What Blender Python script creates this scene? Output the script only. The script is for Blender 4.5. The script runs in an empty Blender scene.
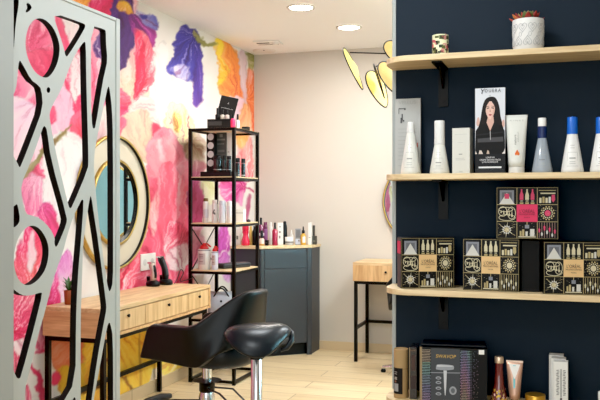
import bpy, bmesh, math, random
import numpy as np
from mathutils import Vector, Matrix
random.seed(7)
C = bpy.context.scene.collection
PI = math.pi
# ---------------------------------------------------------------- camera model (used to measure points on real surfaces)
FPX = 806.0; YAW = math.radians(18.2); EYE = 1.30; HOR = 200.0
FW = Vector((-math.sin(YAW), math.cos(YAW), 0)); RT = Vector((math.cos(YAW), math.sin(YAW), 0))
EYEV = Vector((0, 0, EYE))
def ray(u, v): return FW + RT * ((u - 300) / FPX) + Vector((0, 0, (HOR - v) / FPX))
def at(u, v, Y): d = ray(u, v); return EYEV + d * (Y / d.y)
def atX(u, v, X): d = ray(u, v); return EYEV + d * (X / d.x)
def atZ(u, v, Z): d = ray(u, v); return EYEV + d * ((Z - EYE) / d.z)
# ---------------------------------------------------------------- materials
def lin(c):
    return tuple(((x / 255) / 12.92 if x / 255 <= 0.04045 else ((x / 255 + 0.055) / 1.055) ** 2.4) for x in c)
MATS = {}
def mat(rgb, rough=0.5, metal=0.0, var=0.06, scale=40, emit=0, trans=0, coat=0, bump=0, name=None):
    key = (tuple(rgb), rough, metal, var, scale, emit, trans, coat, bump)
    if key in MATS: return MATS[key]
    m = bpy.data.materials.new(name or 'paint_%d' % len(MATS)); m.use_nodes = True
    nt = m.node_tree; b = nt.nodes['Principled BSDF']
    l = lin(rgb)
    b.inputs['Roughness'].default_value = rough; b.inputs['Metallic'].default_value = metal
    if max(rgb) < 48 and not coat: b.inputs['Specular IOR Level'].default_value = .28; l = tuple(x * .7 for x in l)
    if name and 'navy' in name: b.inputs['Specular IOR Level'].default_value = .2
    if var > 0:
        tc = nt.nodes.new('ShaderNodeTexCoord'); n = nt.nodes.new('ShaderNodeTexNoise')
        n.inputs['Scale'].default_value = scale; n.inputs['Detail'].default_value = 3
        nt.links.new(tc.outputs['Object'], n.inputs['Vector'])
        mx = nt.nodes.new('ShaderNodeMix'); mx.data_type = 'RGBA'
        mx.inputs[6].default_value = (*[x * (1 - var) for x in l], 1)
        mx.inputs[7].default_value = (*[min(1, x * (1 + var)) for x in l], 1)
        nt.links.new(n.outputs['Fac'], mx.inputs[0]); nt.links.new(mx.outputs[2], b.inputs['Base Color'])
        if bump:
            bp = nt.nodes.new('ShaderNodeBump'); bp.inputs['Strength'].default_value = bump; bp.inputs['Distance'].default_value = 0.002
            nt.links.new(n.outputs['Fac'], bp.inputs['Height']); nt.links.new(bp.outputs['Normal'], b.inputs['Normal'])
    else:
        b.inputs['Base Color'].default_value = (*l, 1)
    if emit:
        b.inputs['Emission Color'].default_value = (*l, 1); b.inputs['Emission Strength'].default_value = emit
    if trans:
        b.inputs['Transmission Weight'].default_value = trans; b.inputs['IOR'].default_value = 1.4
    if coat: b.inputs['Coat Weight'].default_value = coat
    MATS[key] = m
    return m
def wood(rgb_a, rgb_b, axis='X', scale=1.0, rough=0.45, name='oak'):
    m = bpy.data.materials.new(name); m.use_nodes = True
    nt = m.node_tree; b = nt.nodes['Principled BSDF']; N = nt.nodes.new; L = nt.links.new
    tc = N('ShaderNodeTexCoord'); mp = N('ShaderNodeMapping')
    s = {'X': (1.2, 16, 16), 'Y': (16, 1.2, 16), 'Z': (16, 16, 1.2)}[axis]
    mp.inputs['Scale'].default_value = [k * scale for k in s]
    n1 = N('ShaderNodeTexNoise'); n1.inputs['Scale'].default_value = 2.0; n1.inputs['Detail'].default_value = 6; n1.inputs['Distortion'].default_value = 0.7
    n2 = N('ShaderNodeTexNoise'); n2.inputs['Scale'].default_value = 9.0; n2.inputs['Detail'].default_value = 4
    L(tc.outputs['Object'], mp.inputs['Vector']); L(mp.outputs['Vector'], n1.inputs['Vector']); L(mp.outputs['Vector'], n2.inputs['Vector'])
    ad = N('ShaderNodeMath'); ad.operation = 'MULTIPLY_ADD'; ad.inputs[1].default_value = 0.35
    L(n2.outputs['Fac'], ad.inputs[0]); L(n1.outputs['Fac'], ad.inputs[2])
    cr = N('ShaderNodeValToRGB'); cr.color_ramp.elements[0].position = 0.45; cr.color_ramp.elements[1].position = 0.85
    cr.color_ramp.elements[0].color = (*lin(rgb_a), 1); cr.color_ramp.elements[1].color = (*lin(rgb_b), 1)
    L(ad.outputs[0], cr.inputs['Fac']); L(cr.outputs['Color'], b.inputs['Base Color'])
    b.inputs['Roughness'].default_value = rough
    return m
# ---------------------------------------------------------------- object helpers
def tag(o, label=None, cat=None, group=None, kind=None):
    if label: o['label'] = label
    if cat: o['category'] = cat
    if group: o['group'] = group
    if kind: o['kind'] = kind
    return o
def thing(name, label, cat, loc=(0, 0, 0), rz=0.0, group=None):
    o = bpy.data.objects.new(name, None); C.objects.link(o); o.empty_display_size = 0.05
    o.location = loc; o.rotation_euler = (0, 0, rz)
    return tag(o, label, cat, group)
def copy_tree(o, parent=None):
    c = o.copy(); C.objects.link(c)
    if parent: c.parent = parent
    for ch in o.children: copy_tree(ch, c)
    return c
class MB:
    def __init__(s): s.v = []; s.f = []; s.m = []; s.mats = []; s.cur = 0; s.sm = []; s.smooth = False
    def use(s, m):
        if m not in s.mats: s.mats.append(m)
        s.cur = s.mats.index(m); return s
    def add(s, vs, fs, smooth=None):
        o = len(s.v); s.v += [tuple(p) for p in vs]
        for f in fs: s.f.append([i + o for i in f]); s.m.append(s.cur); s.sm.append(s.smooth if smooth is None else smooth)
        return s
    def box(s, x0, x1, y0, y1, z0, z1, M=None):
        vs = [Vector((x, y, z)) for z in (z0, z1) for y in (y0, y1) for x in (x0, x1)]
        if M is not None: vs = [M @ p for p in vs]
        return s.add(vs, [(0, 2, 3, 1), (4, 5, 7, 6), (0, 1, 5, 4), (2, 6, 7, 3), (0, 4, 6, 2), (1, 3, 7, 5)], False)
    def lathe(s, prof, c=(0, 0, 0), n=24, sx=1, sy=1, M=None, caps=True, smooth=True):
        vs = []; fs = []
        for r, z in prof:
            for k in range(n):
                a = 2 * PI * k / n; vs.append(Vector((c[0] + r * sx * math.cos(a), c[1] + r * sy * math.sin(a), c[2] + z)))
        for i in range(len(prof) - 1):
            for k in range(n):
                k2 = (k + 1) % n; fs.append((i * n + k, i * n + k2, (i + 1) * n + k2, (i + 1) * n + k))
        if M is not None: vs = [M @ p for p in vs]
        s.add(vs, fs, smooth)
        if caps:
            s.add(vs[:n], [tuple(range(n - 1, -1, -1))], False); s.add(vs[-n:], [tuple(range(n))], False)
        return s
    def tube(s, pts, r, n=10, closed=False):
        pts = [Vector(p) for p in pts]; vs = []; fs = []; m = len(pts)
        up = None
        for i, p in enumerate(pts):
            a = pts[i - 1] if (i > 0 or closed) else p; b = pts[(i + 1) % m] if (i < m - 1 or closed) else p
            t = (b - a).normalized()
            if up is None:
                up = Vector((0, 0, 1)) if abs(t.z) < 0.9 else Vector((1, 0, 0))
            e1 = t.cross(up).normalized(); e2 = e1.cross(t).normalized(); up = e2
            rr = r[i] if isinstance(r, (list, tuple)) else r
            for k in range(n):
                an = 2 * PI * k / n; vs.append(p + (e1 * math.cos(an) + e2 * math.sin(an)) * rr)
        for i in range(m if closed else m - 1):
            j = (i + 1) % m
            for k in range(n):
                k2 = (k + 1) % n; fs.append((i * n + k, j * n + k, j * n + k2, i * n + k2))
        s.add(vs, fs, True)
        if not closed:
            s.add(vs[:n], [tuple(range(n))], False); s.add(vs[-n:], [tuple(range(n - 1, -1, -1))], False)
        return s
    def prism(s, poly, z0, z1, M=None):
        n = len(poly); vs = [Vector((x, y, z)) for z in (z0, z1) for x, y in poly]
        if M is not None: vs = [M @ p for p in vs]
        return s.add(vs, [tuple(range(n - 1, -1, -1)), tuple(range(n, 2 * n))] + [(i, (i + 1) % n, n + (i + 1) % n, n + i) for i in range(n)], False)
    def poly(s, pts): return s.add(pts, [tuple(range(len(pts)))], False)
    def build(s, name, m=None, parent=None, bevel=0, sub=0, solid=0, kind=None):
        me = bpy.data.meshes.new(name); me.from_pydata(s.v, [], s.f)
        ms = s.mats if s.mats else [m]
        for q in ms: me.materials.append(q)
        me.polygons.foreach_set('material_index', s.m); me.polygons.foreach_set('use_smooth', s.sm); me.update()
        o = bpy.data.objects.new(name, me); C.objects.link(o)
        if parent: o.parent = parent
        if solid:
            k = o.modifiers.new('solid', 'SOLIDIFY'); k.thickness = solid; k.offset = 0
        if bevel:
            k = o.modifiers.new('bevel', 'BEVEL'); k.width = bevel; k.segments = 2; k.limit_method = 'ANGLE'; k.angle_limit = math.radians(50); k.harden_normals = False
        if sub:
            k = o.modifiers.new('sub', 'SUBSURF'); k.levels = sub; k.render_levels = sub
        if kind: o['kind'] = kind
        return o
def text_mesh(body, size, m, parent, M, name='lettering', align='CENTER', wfit=None, spacing=1.0, shear=0.0):
    cu = bpy.data.curves.new('t', 'FONT'); cu.body = body; cu.size = size; cu.align_x = align; cu.align_y = 'CENTER'; cu.resolution_u = 3
    cu.space_character = spacing; cu.shear = shear
    to = bpy.data.objects.new('t', cu); C.objects.link(to); bpy.context.view_layer.update()
    me = bpy.data.meshes.new_from_object(to.evaluated_get(bpy.context.evaluated_depsgraph_get()))
    bpy.data.objects.remove(to); bpy.data.curves.remove(cu)
    if wfit:
        xs = [v.co.x for v in me.vertices]; w = max(xs) - min(xs); k = wfit / w
        for v in me.vertices: v.co.x *= k
    me.transform(M); me.name = name; me.materials.clear(); me.materials.append(m)
    o = bpy.data.objects.new(name, me); C.objects.link(o); o.parent = parent
    return o
def facing(x, y, z, rz=0):   # text/art plane: local x right, local y up, facing -Y
    return Matrix.Translation((x, y, z)) @ Matrix.Rotation(rz, 4, 'Z') @ Matrix.Rotation(PI / 2, 4, 'X')
def chaikin(p, it=1):
    for _ in range(it):
        q = []
        for i in range(len(p)):
            a = p[i]; b = p[(i + 1) % len(p)]
            q += [(a[0] * .75 + b[0] * .25, a[1] * .75 + b[1] * .25), (a[0] * .25 + b[0] * .75, a[1] * .25 + b[1] * .75)]
        p = q
    return p
def ell(cx, cy, rx, ry, n=20, a0=0): return [(cx + rx * math.cos(a0 + 2 * PI * k / n), cy + ry * math.sin(a0 + 2 * PI * k / n)) for k in range(n)]
# shared finishes
BLACK = mat((16, 16, 17), 0.45, var=0.05); BLACKM = mat((20, 20, 21), 0.4, 0.3, var=0.05, name='black powder coat')
GOLD = mat((201, 168, 98), 0.3, 0.85, name='brushed gold'); CHROME = mat((215, 215, 218), 0.16, 1.0, name='chrome')
WHITE = mat((238, 238, 235), 0.4, var=0.02); GREYT = mat((150, 150, 150), 0.5, var=0); DKT = mat((70, 70, 72), 0.5, var=0)
OAK = wood((186, 150, 104), (226, 198, 152), 'Y', name='oak along the desk'); OAKX = wood((186, 150, 104), (228, 200, 156), 'X', name='oak boards')
OAKEND = wood((160, 112, 66), (204, 158, 104), 'X', name='oak end panel')
SHELFW = wood((205, 176, 130), (236, 214, 172), 'X', name='pale oak shelf')
# ================================================================ ROOM
XL, XR, YB, YF, H, YS = -2.65, 1.35, 6.74, -1.7, 2.60, 3.08
def simple(name, m, x0, x1, y0, y1, z0, z1, kind='structure', bevel=0):
    return MB().box(x0, x1, y0, y1, z0, z1).build(name, m, kind=kind, bevel=bevel)
# floor : pale planks laid across the room
fm = bpy.data.materials.new('pale plank floor'); fm.use_nodes = True
nt = fm.node_tree; b = nt.nodes['Principled BSDF']; N = nt.nodes.new; L = nt.links.new
tc = N('ShaderNodeTexCoord'); br = N('ShaderNodeTexBrick'); br.offset = 0.37; br.inputs['Scale'].default_value = 1
br.inputs['Brick Width'].default_value = 1.25; br.inputs['Row Height'].default_value = 0.19; br.inputs['Mortar Size'].default_value = 0.0025
br.inputs['Color1'].default_value = (*lin((232, 213, 174)), 1); br.inputs['Color2'].default_value = (*lin((218, 196, 156)), 1); br.inputs['Mortar'].default_value = (*lin((150, 125, 90)), 1)
L(tc.outputs['Object'], br.inputs['Vector'])
mp = N('ShaderNodeMapping'); mp.inputs['Scale'].default_value = (1.5, 22, 1); L(tc.outputs['Object'], mp.inputs['Vector'])
n1 = N('ShaderNodeTexNoise'); n1.inputs['Scale'].default_value = 2.2; n1.inputs['Detail'].default_value = 6; L(mp.outputs['Vector'], n1.inputs['Vector'])
mx = N('ShaderNodeMix'); mx.data_type = 'RGBA'; mx.blend_type = 'MULTIPLY'; mx.inputs[0].default_value = 0.55
cr = N('ShaderNodeValToRGB'); cr.color_ramp.elements[0].position = .3; cr.color_ramp.elements[1].position = .65
cr.color_ramp.elements[0].color = (.72, .66, .56, 1); cr.color_ramp.elements[1].color = (1, 1, 1, 1)
L(n1.outputs['Fac'], cr.inputs['Fac']); L(br.outputs['Color'], mx.inputs[6]); L(cr.outputs['Color'], mx.inputs[7]); L(mx.outputs[2], b.inputs['Base Color'])
b.inputs['Roughness'].default_value = 0.35
simple('floor', fm, XL - .15, XR + .15, YF - .15, YB + .15, -.1, 0)
ceil_m = mat((240, 240, 239), 0.9, var=0.012, scale=3, name='ceiling paint')
simple('ceiling', ceil_m, XL - .15, XR + .15, YF - .15, YB + .15, H, H + .1)
wall_m = mat((206, 200, 191), 0.9, var=0.015, scale=3, name='warm beige paint')
simple('wall_back', wall_m, XL - .15, XR + .15, YB, YB + .12, 0, H)
# right wall with a window to the rear half of the salon (seen in the mirrors)
w = MB(); W0, W1, WZ0, WZ1 = 3.55, 5.35, 0.75, 2.15
for a in ((YF, W0, 0, H), (W1, YB, 0, H), (W0, W1, 0, WZ0), (W0, W1, WZ1, H)): w.box(XR, XR + .12, a[0], a[1], a[2], a[3])
w.build('wall_right', wall_m, kind='structure')
wf = MB()
for y in (W0, (W0 + W1) / 2 - .03, W1 - .06): wf.box(XR + .03, XR + .09, y, y + .06, WZ0, WZ1)
for z in (WZ0, WZ1 - .06): wf.box(XR + .03, XR + .09, W0, W1, z, z + .06)
win = wf.build('window_1', mat((60, 72, 78), .4, name='window frame grey'), kind='structure')
MB().box(XR + .055, XR + .06, W0, W1, WZ0, WZ1).build('window_pane', mat((150, 205, 215), 0.05, 0, 0, trans=1.0, name='teal tinted glass'), win)
# wall behind the camera with the shop window
w = MB(); S0, S1, SZ0, SZ1 = -1.9, 0.9, 0.35, 2.3
for a in ((XL - .15, S0, 0, H), (S1, XR + .15, 0, H), (S0, S1, 0, SZ0), (S0, S1, SZ1, H)): w.box(a[0], a[1], YF - .12, YF, a[2], a[3])
w.build('wall_front', wall_m, kind='structure')
wf = MB()
for x in (S0, -.53, S1 - .06): wf.box(x, x + .06, YF - .09, YF - .03, SZ0, SZ1)
for z in (SZ0, SZ1 - .06): wf.box(S0, S1, YF - .09, YF - .03, z, z + .06)
wf.build('window_2', mat((60, 72, 78), .4, name='window frame grey'), kind='structure')
# navy product wall on the right
navy = mat((35, 46, 58), 0.75, var=0.04, scale=6, name='navy wall paint')
xe = at(395.5, 200, YS).x
simple('wall_middle', navy, xe, XR, YS, YS + .11, 0, H)
MB().box(xe + .01, XR, YS + .1102, YS + .13, 0, H).build('wall_middle_rear', mat((150, 194, 202), .7, var=.02, scale=4, name='pale blue paint'), kind='structure')
simple('trim_1', mat((170, 176, 174), .5, var=.02, name='pale corner profile'), xe - .012, xe + .002, YS - .004, YS + .114, 0, H)
# skirtings
skm = bpy.data.materials.new('skirting tile'); skm.use_nodes = True
nt = skm.node_tree; b = nt.nodes['Principled BSDF']; tc = nt.nodes.new('ShaderNodeTexCoord'); br = nt.nodes.new('ShaderNodeTexBrick')
br.inputs['Scale'].default_value = 1; br.inputs['Brick Width'].default_value = .6; br.inputs['Row Height'].default_value = 5; br.inputs['Mortar Size'].default_value = .002
br.inputs['Color1'].default_value = (*lin((205, 184, 148)), 1); br.inputs['Color2'].default_value = (*lin((212, 192, 158)), 1); br.inputs['Mortar'].default_value = (*lin((130, 110, 85)), 1)
mp = nt.nodes.new('ShaderNodeMapping'); mp.inputs['Rotation'].default_value = (0, 0, PI / 4); nt.links.new(tc.outputs['Object'], mp.inputs['Vector'])
nt.links.new(mp.outputs['Vector'], br.inputs['Vector']); nt.links.new(br.outputs['Color'], b.inputs['Base Color']); b.inputs['Roughness'].default_value = .4
simple('baseboard_back', skm, XL + .012, XR, YB - .012, YB, 0, .075, bevel=.002)
simple('baseboard_left', skm, XL, XL + .012, YF, YB, 0, .08, bevel=.002)
# ---------------------------------------------------------------- floral mural on the left wall (vertex paint in wall coordinates)
YH = 3.25
ys = np.concatenate([np.linspace(YF - .1, YH, 150)[:-1], YH + (YB + .05 - YH) * (np.linspace(0, 1, 400) ** 1.12)])
zs = np.linspace(0, H, 430)
Yg, Zg = np.meshgrid(ys, zs)
Ym = np.where(Yg < YH, np.clip(2 * YH - Yg, YH, YB), Yg)      # the print repeats mirrored towards the shop front
lat = XL * RT.x + Ym * RT.y; dep = XL * FW.x + Ym * FW.y
U = (300 + FPX * lat / dep).ravel(); V = (HOR - FPX * (Zg - EYE) / dep).ravel()
col = np.ones((U.size, 3)) * np.array((229, 225, 222.))
def ns(x, k, p): return np.sin(x * k + p) * .5 + np.sin(x * k * 1.73 + p * 2.1) * .3 + np.sin(x * k * 3.1 + p * .7) * .2
wob = 2.2 * ns(V, .11, 1) + 2.0 * ns(U, .13, 2)
col += (ns(U + V * .4, .12, .3) * 7)[:, None] * np.array((.6, 1, 1)) + (ns(V - U * .8, .05, 2.) * 6)[:, None] * np.array((.2, 1, .7))
_rs = np.random.RandomState(4); _tab = _rs.rand(256, 256)
def vn(x, y):
    xi = np.floor(x).astype(int); yi = np.floor(y).astype(int); fx = x - xi; fy = y - yi
    fx = fx * fx * (3 - 2 * fx); fy = fy * fy * (3 - 2 * fy); T = lambda i, j: _tab[i & 255, j & 255]
    return (T(xi, yi) * (1 - fx) + T(xi + 1, yi) * fx) * (1 - fy) + (T(xi, yi + 1) * (1 - fx) + T(xi + 1, yi + 1) * fx) * fy
WB1 = (vn(U * .09 + 7, V * .09) - .5) * 9 + (vn(U * .3, V * .3 + 40) - .5) * 4.5 + (vn(U * .8 + 90, V * .8) - .5) * 1.6
WB2 = (vn(U * .09 + 57, V * .09 + 30) - .5) * 9 + (vn(U * .3 + 11, V * .3 + 80) - .5) * 4.5 + (vn(U * .8, V * .8 + 70) - .5) * 1.6
WASH = vn(U * .05 + 3, V * .06 + 9)
def petal(pts, root, c0, c1, st=0.25, soft=2.2, k=26, a=1.0, c2=None, sm=2, wb=.55):
    P = np.array(pts, float); P = P.mean(0) + (P - P.mean(0)) * 1.14; P = np.array(chaikin([tuple(q) for q in P], sm)); x0, y0 = P.min(0) - 8; x1, y1 = P.max(0) + 8
    ix = np.where((U > x0) & (U < x1) & (V > y0) & (V < y1))[0]
    if ix.size == 0: return
    sz_ = min(1, (x1 - x0 - 16) / 14)
    uu = U[ix] + WB1[ix] * wb * sz_; vv = V[ix] + WB2[ix] * wb * sz_
    ins = np.zeros(ix.size, bool); dm = np.full(ix.size, 1e9)
    for i in range(len(P)):
        ax, ay = P[i]; bx, by = P[(i + 1) % len(P)]
        cnd = ((ay > vv) != (by > vv)) & (uu < (bx - ax) * (vv - ay) / (by - ay + 1e-9) + ax); ins ^= cnd
        dx, dy = bx - ax, by - ay; t = np.clip(((uu - ax) * dx + (vv - ay) * dy) / (dx * dx + dy * dy + 1e-9), 0, 1)
        dm = np.minimum(dm, np.hypot(uu - ax - t * dx, vv - ay - t * dy))
    sd = np.where(ins, dm, -dm); al = np.clip(.5 + sd / soft, 0, 1) * a
    rx, ry = root; ang = np.arctan2(vv - ry, (uu - rx) * 1.6) + .004 * WB1[ix]; dist = np.hypot((uu - rx) * 1.4, vv - ry); mxd = max(np.hypot((P[:, 0] - rx) * 1.4, P[:, 1] - ry).max(), 1)
    o1 = rx * 1.7 + ry
    f1 = vn(ang * k * .22 + o1, dist * .035 + ry); f2 = vn(ang * k * .7 + o1 * 2, dist * .05 + rx); f3 = vn(ang * k * 1.9 + o1, dist * .09)
    s = (f1 * .45 + f2 * .35 + f3 * .20 - .5) * 2.6
    t = np.clip(dist / mxd + .35 * (f1 - .5) + .25 * (WASH[ix] - .5), 0, 1)[:, None]
    cc = np.array(c0, float) * (1 - t) + np.array(c1, float) * t
    tgt = np.array(c2 if c2 is not None else (252, 228, 232), float)
    cc = cc + (tgt - cc) * np.clip((s - .12) * st * 2.0, 0, .88)[:, None]
    dk = np.clip((-s - .15) * st * 1.1, 0, .42)[:, None]; cc = cc * (1 - dk * np.array((.35, 1, .8)))
    edge = np.clip(1 - np.abs(sd - .6) / 1.3, 0, 1) * .10 * (f2 > .45)
    cc = cc * (1 - edge[:, None])
    col[ix] = col[ix] * (1 - al[:, None]) + cc * al[:, None]
HP, CP, PP, LP = (232, 48, 104), (238, 100, 134), (246, 176, 196), (246, 214, 222)
MG, PU, IN, OR, YE, CR, OL, WH = (196, 52, 132), (96, 40, 120), (58, 52, 148), (246, 146, 76), (246, 204, 64), (238, 220, 204), (132, 120, 66), (232, 228, 228)
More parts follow.
